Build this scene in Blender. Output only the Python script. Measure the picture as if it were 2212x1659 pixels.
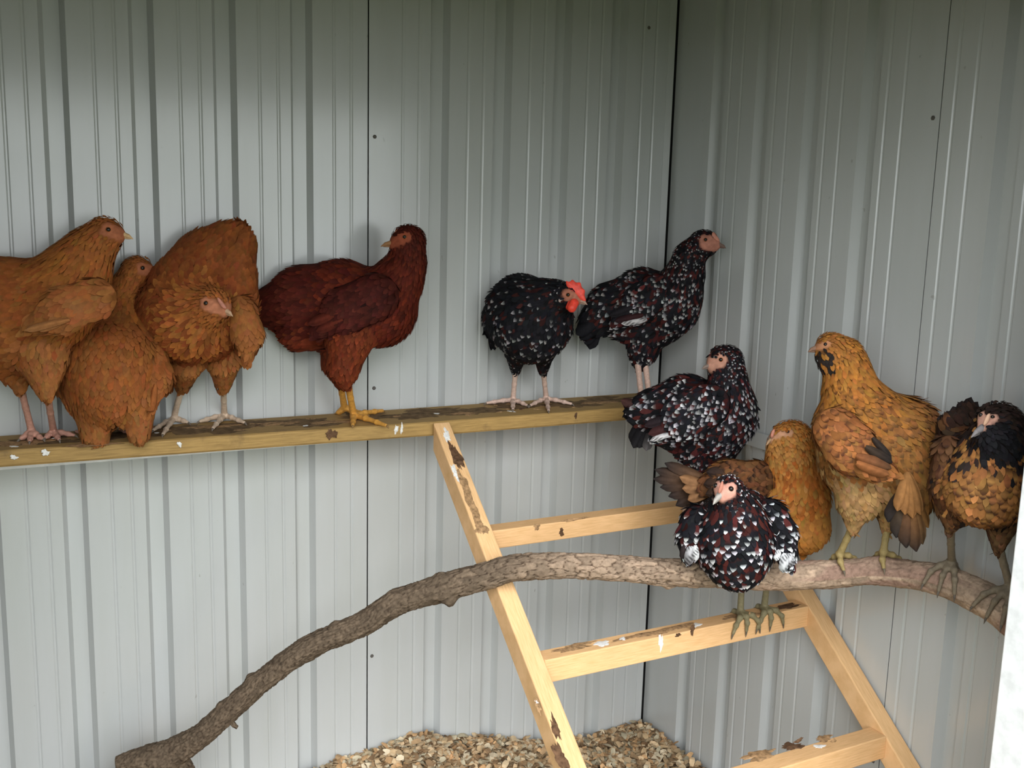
import bpy, math, random
import numpy as np
from mathutils import Vector, Matrix

for o in list(bpy.data.objects):
    bpy.data.objects.remove(o, do_unlink=True)
scn = bpy.context.scene
col = scn.collection

# ------------------------------------------------------------------ camera
# world: back wall is y = 0, right wall is x = 0, shed interior is x < 0, y < 0
FPX = 2115.0
CAM = np.array([-1.488, -2.035, 1.40])
AR = np.array([0.88929255, -0.45659686, 0.0260396])
AU = np.array([0.05165329, 0.15684949, 0.98627084])
AF = np.array([0.45441247, 0.87573829, -0.16306981])
cd = bpy.data.cameras.new('camera')
cam = bpy.data.objects.new('camera', cd)
col.objects.link(cam)
cd.sensor_fit = 'HORIZONTAL'
cd.sensor_width = 36.0
cd.lens = FPX / 2212.0 * 36.0
cd.clip_start = 0.02
cam.matrix_world = Matrix(((AR[0], AU[0], -AF[0], CAM[0]), (AR[1], AU[1], -AF[1], CAM[1]),
                           (AR[2], AU[2], -AF[2], CAM[2]), (0, 0, 0, 1)))
scn.camera = cam

# ------------------------------------------------------------------ light
world = bpy.data.worlds.new('world')
scn.world = world
world.use_nodes = True
WN, WL = world.node_tree.nodes, world.node_tree.links
bg = WN['Background']
_tc = WN.new('ShaderNodeTexCoord'); _sx = WN.new('ShaderNodeSeparateXYZ'); _cr = WN.new('ShaderNodeValToRGB')
WL.new(_tc.outputs['Generated'], _sx.inputs[0]); WL.new(_sx.outputs['Z'], _cr.inputs[0])
# bright overcast sky
_cr.color_ramp.elements[0].position = 0.0; _cr.color_ramp.elements[0].color = (0.93, 0.97, 0.98, 1)
_cr.color_ramp.elements[1].position = 1.0; _cr.color_ramp.elements[1].color = (0.80, 0.90, 1.0, 1)
WL.new(_cr.outputs[0], bg.inputs[0])
bg.inputs[1].default_value = 1.0
sd = bpy.data.lights.new('hazy_sun', 'SUN')
sd.energy = 1.05
sd.angle = math.radians(50)
sd.color = (1.0, 0.99, 0.99)
sun = bpy.data.objects.new('hazy_sun', sd)
col.objects.link(sun)
_az, _el = math.radians(-22), math.radians(36)
_to = Vector((math.sin(_az) * math.cos(_el), -math.cos(_az) * math.cos(_el), math.sin(_el)))
sun.rotation_euler = _to.to_track_quat('Z', 'Y').to_euler()
sun.location = (-3.0, -4.0, 3.0)
vs = scn.view_settings
vs.view_transform = 'Standard'
vs.look = 'None'
vs.exposure = 1.58
vs.gamma = 1.0
vs.use_curve_mapping = False

rng = np.random.default_rng(7)
random.seed(7)

# ------------------------------------------------------------------ helpers
def at(px, py, D):
    return CAM + D * (AF + AR * (px - 1106.0) / FPX - AU * (py - 829.5) / FPX)

def norm(v):
    v = np.asarray(v, float)
    return v / (np.linalg.norm(v, axis=-1, keepdims=True) + 1e-12)

def empty(name, loc, label=None, cat=None, group=None):
    o = bpy.data.objects.new(name, None)
    col.objects.link(o)
    o.location = [float(x) for x in loc]
    o.empty_display_size = 0.05
    if label: o['label'] = label
    if cat: o['category'] = cat
    if group: o['group'] = group
    return o

def base_of(parent):
    b = np.zeros(3)
    while parent is not None:
        b = b + np.array(parent.location)
        parent = parent.parent
    return b

def mesh_obj(name, verts, faces, mat, parent=None, smooth=True, colors=None, origin=None, extra=None):
    """verts are world coordinates"""
    verts = np.asarray(verts, float)
    pb = base_of(parent)
    loc = np.zeros(3)
    if parent is None and origin is not None:
        loc = np.asarray(origin, float)
    me = bpy.data.meshes.new(name)
    v = verts - pb - loc
    if isinstance(faces, np.ndarray):
        faces = faces.tolist()
    me.from_pydata(v.tolist(), [], faces)
    if smooth:
        me.polygons.foreach_set('use_smooth', [True] * len(me.polygons))
    if colors is not None:
        a = me.attributes.new('Col', 'FLOAT_COLOR', 'POINT')
        c = np.ones((len(v), 4)); c[:, :3] = colors
        a.data.foreach_set('color', c.ravel())
    if extra:
        for k, arr in extra.items():
            a = me.attributes.new(k, 'FLOAT', 'POINT')
            a.data.foreach_set('value', np.asarray(arr, float).ravel())
    me.materials.append(mat)
    me.update()
    o = bpy.data.objects.new(name, me)
    col.objects.link(o)
    o.location = loc.tolist()
    if parent is not None:
        o.parent = parent
    return o

def tag(o, label=None, cat=None, group=None, kind=None):
    if label: o['label'] = label
    if cat: o['category'] = cat
    if group: o['group'] = group
    if kind: o['kind'] = kind
    return o

BOXF = [[0, 3, 2, 1], [4, 5, 6, 7], [0, 1, 5, 4], [1, 2, 6, 5], [2, 3, 7, 6], [3, 0, 4, 7]]
def box_vf(c, ax, ay, az, hx, hy, hz):
    """oriented box: centre, unit axes, half sizes"""
    c = np.asarray(c, float); ax = norm(ax); ay = norm(ay); az = norm(az)
    v = []
    for sz in (-1, 1):
        for sx, sy in ((-1, -1), (1, -1), (1, 1), (-1, 1)):
            v.append(c + ax * hx * sx + ay * hy * sy + az * hz * sz)
    return np.array(v), [f[:] for f in BOXF]

def add_bevel(o, w, seg=2):
    m = o.modifiers.new('bevel', 'BEVEL'); m.width = w; m.segments = seg; m.limit_method = 'ANGLE'
    m.harden_normals = False
    return o

def box(name, x0, x1, y0, y1, z0, z1, mat, parent=None, bevel=0.0):
    v, f = box_vf(((x0 + x1) / 2, (y0 + y1) / 2, (z0 + z1) / 2), (1, 0, 0), (0, 1, 0), (0, 0, 1),
                  abs(x1 - x0) / 2, abs(y1 - y0) / 2, abs(z1 - z0) / 2)
    o = mesh_obj(name, v, f, mat, parent, smooth=False)
    if bevel: add_bevel(o, bevel)
    return o

# ------------------------------------------------------------------ materials
def new_mat(name):
    m = bpy.data.materials.new(name)
    m.use_nodes = True
    return m, m.node_tree.nodes, m.node_tree.links, m.node_tree.nodes['Principled BSDF']

def ramp(nodes, stops):
    r = nodes.new('ShaderNodeValToRGB')
    e = r.color_ramp.elements
    while len(e) < len(stops): e.new(0.5)
    for i, (p, c) in enumerate(stops):
        e[i].position = p
        e[i].color = (c[0], c[1], c[2], 1) if not np.isscalar(c) else (c, c, c, 1)
    return r

def noise(nodes, links, scale, detail=4.0, rough=0.55, coord=None, stretch=None):
    n = nodes.new('ShaderNodeTexNoise')
    n.inputs['Scale'].default_value = scale
    n.inputs['Detail'].default_value = detail
    n.inputs['Roughness'].default_value = rough
    if coord is not None:
        if stretch is not None:
            mp = nodes.new('ShaderNodeMapping')
            mp.inputs['Scale'].default_value = stretch
            links.new(coord, mp.inputs['Vector']); links.new(mp.outputs[0], n.inputs['Vector'])
        else:
            links.new(coord, n.inputs['Vector'])
    return n

def mix(nodes, links, fac, a, b, blend='MIX'):
    m = nodes.new('ShaderNodeMix'); m.data_type = 'RGBA'; m.blend_type = blend
    for sock, val in ((0, fac), (6, a), (7, b)):
        if hasattr(val, 'is_output') or hasattr(val, 'links'):
            links.new(val, m.inputs[sock])
        else:
            m.inputs[sock].default_value = val if np.isscalar(val) else (val[0], val[1], val[2], 1)
    return m.outputs[2]

def mat_steel(name, base, rough=0.36, dirt=0.35):
    m, N, L, b = new_mat(name)
    tc = N.new('ShaderNodeTexCoord')
    n1 = noise(N, L, 3.0, 5, 0.6, tc.outputs['Object'], (6, 6, 0.7))
    r1 = ramp(N, [(0.30, 0.0), (0.90, 1.0)])
    L.new(n1.outputs[0], r1.inputs[0])
    dirtc = (base[0] * 0.92, base[1] * 0.92, base[2] * 0.89)
    c1 = mix(N, L, r1.outputs[0], base, dirtc)
    n2 = noise(N, L, 55.0, 2, 0.5, tc.outputs['Object'], (1, 1, 0.6))
    r2 = ramp(N, [(0.745, 0.0), (0.79, dirt)])
    L.new(n2.outputs[0], r2.inputs[0])
    c2 = mix(N, L, r2.outputs[0], c1, (0.16, 0.13, 0.09))
    L.new(c2, b.inputs['Base Color'])
    n3 = noise(N, L, 9.0, 3, 0.5, tc.outputs['Object'])
    r3 = ramp(N, [(0.3, rough - 0.01), (0.7, rough + 0.02)])
    L.new(n3.outputs[0], r3.inputs[0]); L.new(r3.outputs[0], b.inputs['Roughness'])
    n4 = noise(N, L, 3.0, 1, 0.4, tc.outputs['Object'], (1.2, 1.2, 0.5))
    bp = N.new('ShaderNodeBump'); bp.inputs['Strength'].default_value = 0.10; bp.inputs['Distance'].default_value = 0.01
    L.new(n4.outputs[0], bp.inputs['Height']); L.new(bp.outputs[0], b.inputs['Normal'])
    b.inputs['Specular IOR Level'].default_value = 0.8
    return m

def mat_wood(name, light, dark, stretch, dirtcol=None, dirt_lo=0.62, dirt_hi=0.75, rough=0.7, dirt_amt=0.8, grain=1.0):
    m, N, L, b = new_mat(name)
    tc = N.new('ShaderNodeTexCoord')
    n1 = noise(N, L, 26.0 * grain, 6, 0.6, tc.outputs['Object'], stretch)
    r1 = ramp(N, [(0.30, dark), (0.62, light)])
    L.new(n1.outputs[0], r1.inputs[0])
    c = r1.outputs[0]
    n0 = noise(N, L, 2.3, 3, 0.6, tc.outputs['Object'])
    r0 = ramp(N, [(0.3, 0.82), (0.7, 1.08)])
    L.new(n0.outputs[0], r0.inputs[0])
    c = mix(N, L, 1.0, c, r0.outputs[0], 'MULTIPLY')
    if dirtcol is not None:
        n2 = noise(N, L, 14.0, 6, 0.62, tc.outputs['Object'])
        r2 = ramp(N, [(dirt_lo, 0.0), (dirt_hi, dirt_amt)])
        L.new(n2.outputs[0], r2.inputs[0])
        c = mix(N, L, r2.outputs[0], c, dirtcol)
    L.new(c, b.inputs['Base Color'])
    b.inputs['Roughness'].default_value = rough
    b.inputs['Specular IOR Level'].default_value = 0.3
    bp = N.new('ShaderNodeBump'); bp.inputs['Strength'].default_value = 0.25; bp.inputs['Distance'].default_value = 0.002
    L.new(n1.outputs[0], bp.inputs['Height']); L.new(bp.outputs[0], b.inputs['Normal'])
    return m

def mat_attr(name, rough=0.7, spec=0.2, var=0.25, nscale=60.0, sheen=0.0, bump=0.0):
    m, N, L, b = new_mat(name)
    at_ = N.new('ShaderNodeAttribute'); at_.attribute_name = 'Col'
    tc = N.new('ShaderNodeTexCoord')
    n = noise(N, L, nscale, 4, 0.6, tc.outputs['Object'])
    r = ramp(N, [(0.25, 1.0 - var), (0.75, 1.0 + var)])
    L.new(n.outputs[0], r.inputs[0])
    c = mix(N, L, 1.0, at_.outputs['Color'], r.outputs[0], 'MULTIPLY')
    L.new(c, b.inputs['Base Color'])
    b.inputs['Roughness'].default_value = rough
    b.inputs['Specular IOR Level'].default_value = spec
    if sheen:
        b.inputs['Sheen Weight'].default_value = sheen
        b.inputs['Sheen Roughness'].default_value = 0.5
    if bump:
        bp = N.new('ShaderNodeBump'); bp.inputs['Strength'].default_value = bump; bp.inputs['Distance'].default_value = 0.002
        n2 = noise(N, L, nscale * 5, 3, 0.6, tc.outputs['Object'])
        L.new(n2.outputs[0], bp.inputs['Height']); L.new(bp.outputs[0], b.inputs['Normal'])
    return m

def mat_plain(name, c, rough=0.5, spec=0.4, coat=0.0, var=0.12, nscale=40):
    m, N, L, b = new_mat(name)
    tc = N.new('ShaderNodeTexCoord')
    n = noise(N, L, nscale, 3, 0.6, tc.outputs['Object'])
    r = ramp(N, [(0.3, [x * (1 - var) for x in c]), (0.7, [min(1, x * (1 + var)) for x in c])])
    L.new(n.outputs[0], r.inputs[0]); L.new(r.outputs[0], b.inputs['Base Color'])
    b.inputs['Roughness'].default_value = rough
    b.inputs['Specular IOR Level'].default_value = spec
    b.inputs['Coat Weight'].default_value = coat
    return m

M_WALL = mat_steel('painted_steel', (0.50, 0.515, 0.51), rough=0.20)
M_TRIM = mat_plain('white_trim_paint', (0.85, 0.86, 0.86), 0.4)
M_DARK = mat_plain('shade_backing', (0.05, 0.05, 0.05), 0.6)  # shade colour for the added sheets behind the wall panels
M_SCREW = mat_plain('screw_steel', (0.10, 0.09, 0.08), 0.5)
M_GROUND = mat_plain('outdoor_ground', (0.10, 0.115, 0.06), 0.95, 0.1, var=0.4, nscale=3)
M_FLOOR = mat_plain('floor_boards', (0.30, 0.22, 0.13), 0.9, 0.1, var=0.3, nscale=20)
M_PLANK = mat_wood('weathered_plank', (0.40, 0.25, 0.085), (0.27, 0.165, 0.055), (0.9, 14, 14), (0.085, 0.05, 0.03), 0.60, 0.80)
M_RAIL = mat_wood('pine_rail', (0.80, 0.50, 0.25), (0.66, 0.39, 0.17), (14, 1.0, 1.0))
M_RUNG = mat_wood('pine_rung', (0.80, 0.49, 0.24), (0.66, 0.385, 0.165), (1.0, 14, 14))
M_STAIN = mat_plain('dried_dropping_brown', (0.11, 0.06, 0.033), 0.9, 0.1, var=0.5, nscale=120)
M_DIRT = mat_plain('trodden_dirt', (0.155, 0.10, 0.052), 0.95, 0.1, var=0.45, nscale=60)
M_MUD = mat_plain('dried_mud_tan', (0.33, 0.20, 0.10), 0.95, 0.1, var=0.5, nscale=120)
M_LOBE = mat_plain('ear_lobe_skin', (0.42, 0.33, 0.29), 0.7, 0.2)
M_WHITE = mat_plain('dropping_white', (0.72, 0.70, 0.66), 0.8, 0.2, var=0.2, nscale=150)
M_FEATHER = mat_attr('feathers', 0.75, 0.10, 0.22, 90)
M_SKIN = mat_attr('skin', 0.6, 0.3, 0.15, 250, bump=0.4)
M_LEG = mat_attr('leg_scales', 0.55, 0.35, 0.22, 200, bump=0.5)
M_EYE = mat_plain('eye_pupil', (0.012, 0.008, 0.006), 0.2, 0.35, 0.15)
M_IRIS = mat_plain('eye_iris', (0.26, 0.085, 0.025), 0.25, 0.5, 0.5)
M_COMB = mat_plain('red_comb', (0.72, 0.055, 0.03), 0.5, 0.4, var=0.25, nscale=120)
M_PALECOMB = mat_plain('pale_comb', (0.46, 0.18, 0.12), 0.55, 0.4, var=0.2, nscale=120)
M_BLACKCLAW = mat_plain('claw', (0.16, 0.13, 0.10), 0.4, 0.4)
M_CHIP = mat_attr('wood_shavings', 0.8, 0.15, 0.25, 40)
M_BARK, _N, _L, _b = new_mat('bark')
_a = _N.new('ShaderNodeAttribute'); _a.attribute_name = 'Col'
_tc = _N.new('ShaderNodeTexCoord')
_n = noise(_N, _L, 120, 5, 0.65, _tc.outputs['Object'])
_r = ramp(_N, [(0.25, 0.62), (0.75, 1.3)]); _L.new(_n.outputs[0], _r.inputs[0])
_L.new(mix(_N, _L, 1.0, _a.outputs['Color'], _r.outputs[0], 'MULTIPLY'), _b.inputs['Base Color'])
_b.inputs['Roughness'].default_value = 0.9; _b.inputs['Specular IOR Level'].default_value = 0.15
_bp = _N.new('ShaderNodeBump'); _bp.inputs['Strength'].default_value = 0.7; _bp.inputs['Distance'].default_value = 0.003
_L.new(_n.outputs[0], _bp.inputs['Height']); _L.new(_bp.outputs[0], _b.inputs['Normal'])

# ------------------------------------------------------------------ the shed
WT = 1.96         # wall height
FY = -1.18        # inner face of the front wall
XL = -2.45        # left wall
GDEP, GRUN, GFLR = 0.020, 0.009, 0.028
SP = 0.1525

def profile(a0, a1, grooves, minor):
    """(coordinate, depth) polyline along a wall, grooves recede outwards"""
    pts = [(a0, 0.0)]
    ev = []
    for g in grooves:      # g = centre of the right-hand flank (larger coordinate)
        r = g + GRUN / 2
        ev.append((r - GRUN * 2 - GFLR, [(0, 0), (GRUN, GDEP), (GRUN + GFLR, GDEP), (2 * GRUN + GFLR, 0)]))
    for mcen in minor:
        ev.append((mcen - 0.004, [(0, 0), (0.0025, 0.0016), (0.0055, 0.0016), (0.008, 0)]))
    ev.sort(key=lambda e: e[0])
    for s, l in ev:
        if s <= a0 + 1e-4 or s + l[-1][0] >= a1 - 1e-4: continue
        for da, d in l: pts.append((s + da, d))
    pts.append((a1, 0.0))
    return pts

def wall_panel(parent, axis, a0, a1, sgn, grooves, minor, z0=0.0, z1=WT, off=0.0):
    """axis 0: runs along x at y = 0 (outwards +y); axis 1: runs along y (a is -y) at x = 0 (outwards +x)"""
    pr = profile(a0, a1, grooves, minor)
    v, f = [], []
    th = 0.0012
    for z in (z0, z1):
        for a, d in pr:
            v.append(sgn(a, d + off, z))
    n = len(pr)
    for i in range(n - 1):
        f.append([i, i + 1, n + i + 1, n + i])
    o = mesh_obj('panel', v, f, M_WALL, parent, smooth=False)
    md = o.modifiers.new('thick', 'SOLIDIFY'); md.thickness = th; md.offset = 0
    return o

wb = empty('wall_back', (-1.2, 0, 0)); wb['kind'] = 'structure'
sgB = lambda a, d, z: (a, d, z)
gB = [-0.304 + SP * k for k in range(-14, 2)]
mB = []
for g in gB:
    mB += [g + 0.049, g + 0.086]
wall_panel(wb, 0, -0.789, -0.011, sgB, gB, mB)
wall_panel(wb, 0, -1.70, -0.7925, sgB, gB, mB, off=-0.002)
wall_panel(wb, 0, XL, -1.7035, sgB, gB, mB)
box('backing', XL, 0.05, 0.03, 0.05, 0, WT, M_DARK, wb)  # added sheet: blocks daylight, paints shade into the seam and corner gaps
wr = empty('wall_right', (0, -0.6, 0)); wr['kind'] = 'structure'
sgR = lambda a, d, z: (d, a, z)
# right wall: far flank (facing the doorway) is the one fitted
gR = [-0.1455 - 0.1528 * k + 0.5 * GRUN * 0 for k in range(0, 8)]
mR = []
for g in gR:
    mR += [g - 0.060, g - 0.100]
wall_panel(wr, 1, -0.787, 0.002, sgR, gR, mR)
wall_panel(wr, 1, FY, -0.7905, sgR, gR, mR, off=-0.002)
box('backing', 0.03, 0.05, FY, 0.05, 0, WT, M_DARK, wr)  # same added sheet, painted shade for the right wall seam
def screw(parent, p, n):
    n = norm(n); u = norm(np.cross(n, (0, 0, 1.0))); w = np.cross(n, u)
    v, f = [], []
    for r, h in ((0.0045, 0), (0.0045, 0.0015), (0.0028, 0.003)):
        for k in range(6):
            a = k * math.pi / 3
            v.append(np.array(p) + n * h + u * r * math.cos(a) + w * r * math.sin(a))
    for i in range(2):
        for k in range(6):
            f.append([i * 6 + k, i * 6 + (k + 1) % 6, i * 6 + 6 + (k + 1) % 6, i * 6 + 6 + k])
    f.append([12 + k for k in range(6)])
    return mesh_obj('screw', v, f, M_SCREW, parent, smooth=False)
for x, z in ((-0.776, 1.571), (-0.779, 0.401), (-0.089, 1.867), (-0.776, 0.98 - 0.55 + 0.6)):
    screw(wb, (x, 0, z), (0, -1, 0))
for y, z in ((-0.773, 1.603), (-0.773, 0.36), (-0.25, 0.62)):
    screw(wr, (0, y, z), (-1, 0, 0))
# horizontal frame channel at mid height
t1 = box('trim_1', XL, -0.012, -0.010, 0.0, 0.915, 0.9505, M_TRIM, bevel=0.001); t1['kind'] = 'structure'
t2 = box('trim_2', -0.010, 0.0, FY, -0.012, 0.915, 0.9505, M_WALL, bevel=0.001); t2['kind'] = 'structure'
# corner fold on the back wall
v = [(-0.030, -0.0015, 0), (-0.012, -0.004, 0), (-0.012, 0.02, 0), (-0.030, -0.0015, WT), (-0.012, -0.004, WT), (-0.012, 0.02, WT)]
t3 = mesh_obj('trim_3', v, [[0, 1, 4, 3], [1, 2, 5, 4]], M_WALL, smooth=False); t3['kind'] = 'structure'
md = t3.modifiers.new('thick', 'SOLIDIFY'); md.thickness = 0.0012
wl = empty('wall_left', (XL, -0.6, 0)); wl['kind'] = 'structure'
wall_panel(wl, 1, FY, 0.0, lambda a, d, z: (XL - d, a, z), gR, mR)
box('backing', XL - 0.05, XL - 0.03, FY, 0.05, 0, WT, M_DARK, wl)  # matching added sheet behind the left wall, unseen
# front wall with the wide doorway the photograph is taken through
OX0, OX1, OZ = -1.88, -0.235, 1.74
wf = empty('wall_front', (-1.2, FY, 0)); wf['kind'] = 'structure'
box('panel', XL - 0.05, OX0 - 0.05, FY - 0.03, FY, 0, WT, M_WALL, wf)
box('panel', OX1 + 0.05, 0.05, FY - 0.03, FY, 0, WT, M_WALL, wf)
box('panel', OX0 - 0.05, OX1 + 0.05, FY - 0.03, FY, OZ + 0.05, WT, M_WALL, wf)
d1 = empty('door_1', (OX1, FY, 0)); d1['kind'] = 'structure'
box('jamb', OX1, OX1 + 0.055, FY - 0.05, FY, 0, OZ + 0.05, M_TRIM, d1, bevel=0.002)
box('jamb', OX0 - 0.055, OX0, FY - 0.05, FY, 0, OZ + 0.05, M_TRIM, d1, bevel=0.002)
box('lintel', OX0, OX1, FY - 0.05, FY, OZ, OZ + 0.05, M_TRIM, d1, bevel=0.002)
ce = box('ceiling', XL - 0.06, 0.06, FY - 0.12, 0.06, WT, WT + 0.03, M_WALL); ce['kind'] = 'structure'
fl = box('floor', XL - 0.05, 0.05, FY - 0.05, 0.05, -0.03, 0.0, M_FLOOR); fl['kind'] = 'structure'
gd = box('ground', -14, 14, -16, 8, -0.10, -0.035, M_GROUND); gd['kind'] = 'structure'
tag(gd, 'bare grassy ground outside the shed doorway', 'ground')

# ------------------------------------------------------------------ wood shavings on the floor
def vnoise(x, y, seed=0):
    r = np.random.default_rng(seed).random((64, 64))
    xi, yi = np.floor(x).astype(int), np.floor(y).astype(int)
    fx, fy = x - xi, y - yi
    fx = fx * fx * (3 - 2 * fx); fy = fy * fy * (3 - 2 * fy)
    g = lambda a, b: r[a % 64, b % 64]
    return (g(xi, yi) * (1 - fx) + g(xi + 1, yi) * fx) * (1 - fy) + (g(xi, yi + 1) * (1 - fx) + g(xi + 1, yi + 1) * fx) * fy

def shav_h(x, y):
    zw = np.interp(x, [-2.5, -1.3, -1.0, -0.948, -0.79, -0.67, -0.52, -0.305, -0.15, -0.04, 0.0],
                   [0.07, 0.08, 0.12, 0.150, 0.163, 0.178, 0.135, 0.078, 0.052, 0.068, 0.072])
    t = np.clip(-y / 0.45, 0, 1); t = t * t * (3 - 2 * t)
    return zw * (1 - t) + 0.075 * t + 0.016 * (vnoise(x * 14 + 50, y * 14 + 50, 3) - 0.5)

nx, ny = 120, 60
gx, gy = np.meshgrid(np.linspace(XL + 0.004, -0.003, nx), np.linspace(FY + 0.01, -0.003, ny), indexing='ij')
gz = shav_h(gx, gy) - 0.004
hv = np.stack([gx, gy, gz], -1).reshape(-1, 3)
hf = [[i * ny + j, (i + 1) * ny + j, (i + 1) * ny + j + 1, i * ny + j + 1] for i in range(nx - 1) for j in range(ny - 1)]
hc = np.tile(np.array([0.22, 0.145, 0.08]), (len(hv), 1))
V, Fc, Cc = [hv], [hf], [hc]
nv = len(hv)
CHIPC = np.array([[0.62, 0.47, 0.29], [0.52, 0.37, 0.21], [0.70, 0.58, 0.40], [0.40, 0.26, 0.14], [0.58, 0.42, 0.25], [0.52, 0.45, 0.31], [0.24, 0.15, 0.08], [0.62, 0.38, 0.19]])
cv, cf, cc = [], [], []
for k in range(10500):
    if k < 7500:
        x = rng.uniform(-1.15, -0.012); y = -0.006 - abs(rng.normal(0, 0.16))
    else:
        x = rng.uniform(XL + 0.03, -0.02); y = rng.uniform(FY + 0.03, -0.02)
    if y < FY + 0.02: continue
    z = float(shav_h(np.array(x), np.array(y))) + rng.uniform(-0.004, 0.011) + (rng.random() < 0.04) * 0.01
    L, W = rng.uniform(0.012, 0.030), rng.uniform(0.008, 0.017)
    a = rng.uniform(0, 6.283); el = rng.normal(0, 0.45); rl = rng.normal(0, 0.45)
    d = np.array([math.cos(a) * math.cos(el), math.sin(a) * math.cos(el), math.sin(el)])
    s = norm(np.cross((0, 0, 1), d)); n = np.cross(d, s)
    s = s * math.cos(rl) + n * math.sin(rl); n = np.cross(d, s)
    cur = rng.uniform(0.2, 1.8)
    b = nv + len(cv)
    for i in range(4):
        t = (i / 3 - 0.5) * cur
        q = np.array([x, y, z]) + d * (L / cur) * math.sin(t) + n * (L / cur) * (math.cos(t) - 1)
        ww = W * (0.6 if i in (0, 3) else 1) / 2
        for sg in (-1, 1):
            p = q + s * ww * sg
            p[0] = min(p[0], -0.001); p[1] = min(p[1], -0.001)
            cv.append(p)
    for i in range(3):
        cf.append([b + 2 * i, b + 2 * i + 1, b + 2 * i + 3, b + 2 * i + 2])
    c = CHIPC[rng.integers(len(CHIPC))] * rng.uniform(0.65, 1.1)
    cc += [c] * 8
so = mesh_obj('wood_shavings', np.concatenate([hv, np.array(cv)]), hf + cf, M_CHIP, None, smooth=False,
              colors=np.concatenate([hc, np.array(cc)]), origin=(-0.6, -0.2, 0.05))
tag(so, 'heap of pale wood shavings on the shed floor along the back wall', 'wood shavings', kind='stuff')

# ------------------------------------------------------------------ splats (dried droppings, knots): thin raised blobs
def splat(parent, p, n, u, ru, rv, mat, name='dropping', h=0.0012, seed=0):
    r_ = np.random.default_rng(seed)
    p = np.asarray(p, float); n = norm(n); u = norm(np.asarray(u, float) - n * np.dot(u, n)); w = np.cross(n, u)
    K = 40
    ph = r_.uniform(0, 6.28, 8)
    v = [p + n * h]
    rad = []
    for k in range(K):
        a = k * 2 * math.pi / K
        rad.append(1 + 0.22 * math.sin(2 * a + ph[0]) + 0.16 * math.sin(3 * a + ph[1]) + 0.12 * math.sin(5 * a + ph[2]) + 0.10 * math.sin(9 * a + ph[3]) + 0.09 * math.sin(14 * a + ph[4]))
    for ring, (rr, hh) in enumerate(((0.7, h * 0.9), (1.0, -0.0004))):
        for k in range(K):
            a = k * 2 * math.pi / K
            v.append(p + n * hh + u * ru * rr * rad[k] * math.cos(a) + w * rv * rr * rad[k] * math.sin(a))
    f = [[0, 1 + k, 1 + (k + 1) % K] for k in range(K)]
    f += [[1 + k, 1 + K + k, 1 + K + (k + 1) % K, 1 + (k + 1) % K] for k in range(K)]
    return mesh_obj(name, v, f, mat, parent)

# ------------------------------------------------------------------ roosting plank
def plank_board():
    n = 60
    x = np.linspace(-2.40, -0.014, n)
    yf = np.interp(x, [-2.4, -1.5, -0.7, 0], [-0.120, -0.140, -0.168, -0.172])
    z = 0.981
    sec = []
    V, Fq = [], []
    for i in range(n):
        w = 0.0008 * math.sin(i * 1.7) + 0.0006 * math.sin(i * 0.6)
        ring = [(-0.012, 0.951), (-0.012, z), (yf[i] + 0.004, z), (yf[i] + 0.001 + w, z - 0.002), (yf[i] + w, z - 0.005),
                (yf[i] + w, 0.955), (yf[i] + 0.003, 0.951)]
        for (yy, zz) in ring: V.append((x[i], yy, zz))
    m = 7
    for i in range(n - 1):
        for j in range(m):
            k = (j + 1) % m
            Fq.append([i * m + j, i * m + k, (i + 1) * m + k, (i + 1) * m + j])
    Fq.append(list(range(m))); Fq.append([(n - 1) * m + j for j in range(m)][::-1])
    return mesh_obj('roosting_plank', V, Fq, M_PLANK, None, smooth=False, origin=(-1.2, -0.08, 0.951))
pk = empty('roosting_plank', (-1.2, -0.08, 0.951), 'long weathered wooden plank fixed along the back wall as a roost', 'plank')
bd = plank_board()
bd.name = 'board'
bd.location = (0, 0, 0); bd.parent = pk
def on_y(px, py, y):
    d = AF + AR * (px - 1106.0) / FPX - AU * (py - 829.5) / FPX
    return CAM + d * (y - CAM[1]) / d[1]
def on_z(px, py, z):
    d = AF + AR * (px - 1106.0) / FPX - AU * (py - 829.5) / FPX
    return CAM + d * (z - CAM[2]) / d[2]
yfr = lambda px: float(np.interp(px, [0, 940, 1365], [-0.1412, -0.1685, -0.1725]))
for i, (px, py, a, b, mt) in enumerate(((98, 978, .007, .005, M_WHITE), (388, 960, .004, .005, M_WHITE), (716, 938, .010, .011, M_STAIN),
                           (856, 928, .004, .009, M_WHITE), (868, 926, .003, .010, M_WHITE), (1244, 898, .004, .006, M_STAIN), (30, 988, .006, .004, M_WHITE))):
    p = on_y(px, py, yfr(px) - 0.0008)
    splat(pk, p, (0, -1, 0), (1, 0, 0), a, b, mt, seed=i)
for i in range(16):
    splat(pk, (-1.62 + 0.098 * i + 0.03 * math.sin(i * 5), -0.075 + 0.015 * math.sin(i * 3.3), 0.981), (0, 0, 1), (1, 0, 0), .075, .045 if i < 15 else .03, M_DIRT, name='dirt', seed=300 + i, h=0.0005)
for i, (px, py, a, b) in enumerate(((715, 912, .05, .022), (200, 958, .05, .02), (460, 922, .06, .02), (1000, 893, .04, .015), (1290, 870, .05, .02), (60, 955, .06, .03), (600, 915, .05, .02))):
    splat(pk, on_z(px, py, 0.981), (0, 0, 1), (1, 0, 0), a, b, M_MUD, seed=20 + i, h=0.0008)
for i in range(26):
    p = np.array([rng.uniform(-1.5, -0.2), rng.uniform(-0.13, -0.03), 0.981])
    splat(pk, p, (0, 0, 1), (1, rng.normal(), 0), rng.uniform(.004, .012), rng.uniform(.003, .007), [M_STAIN, M_MUD, M_MUD, M_WHITE][rng.integers(4)], seed=60 + i, h=0.0012)

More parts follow.
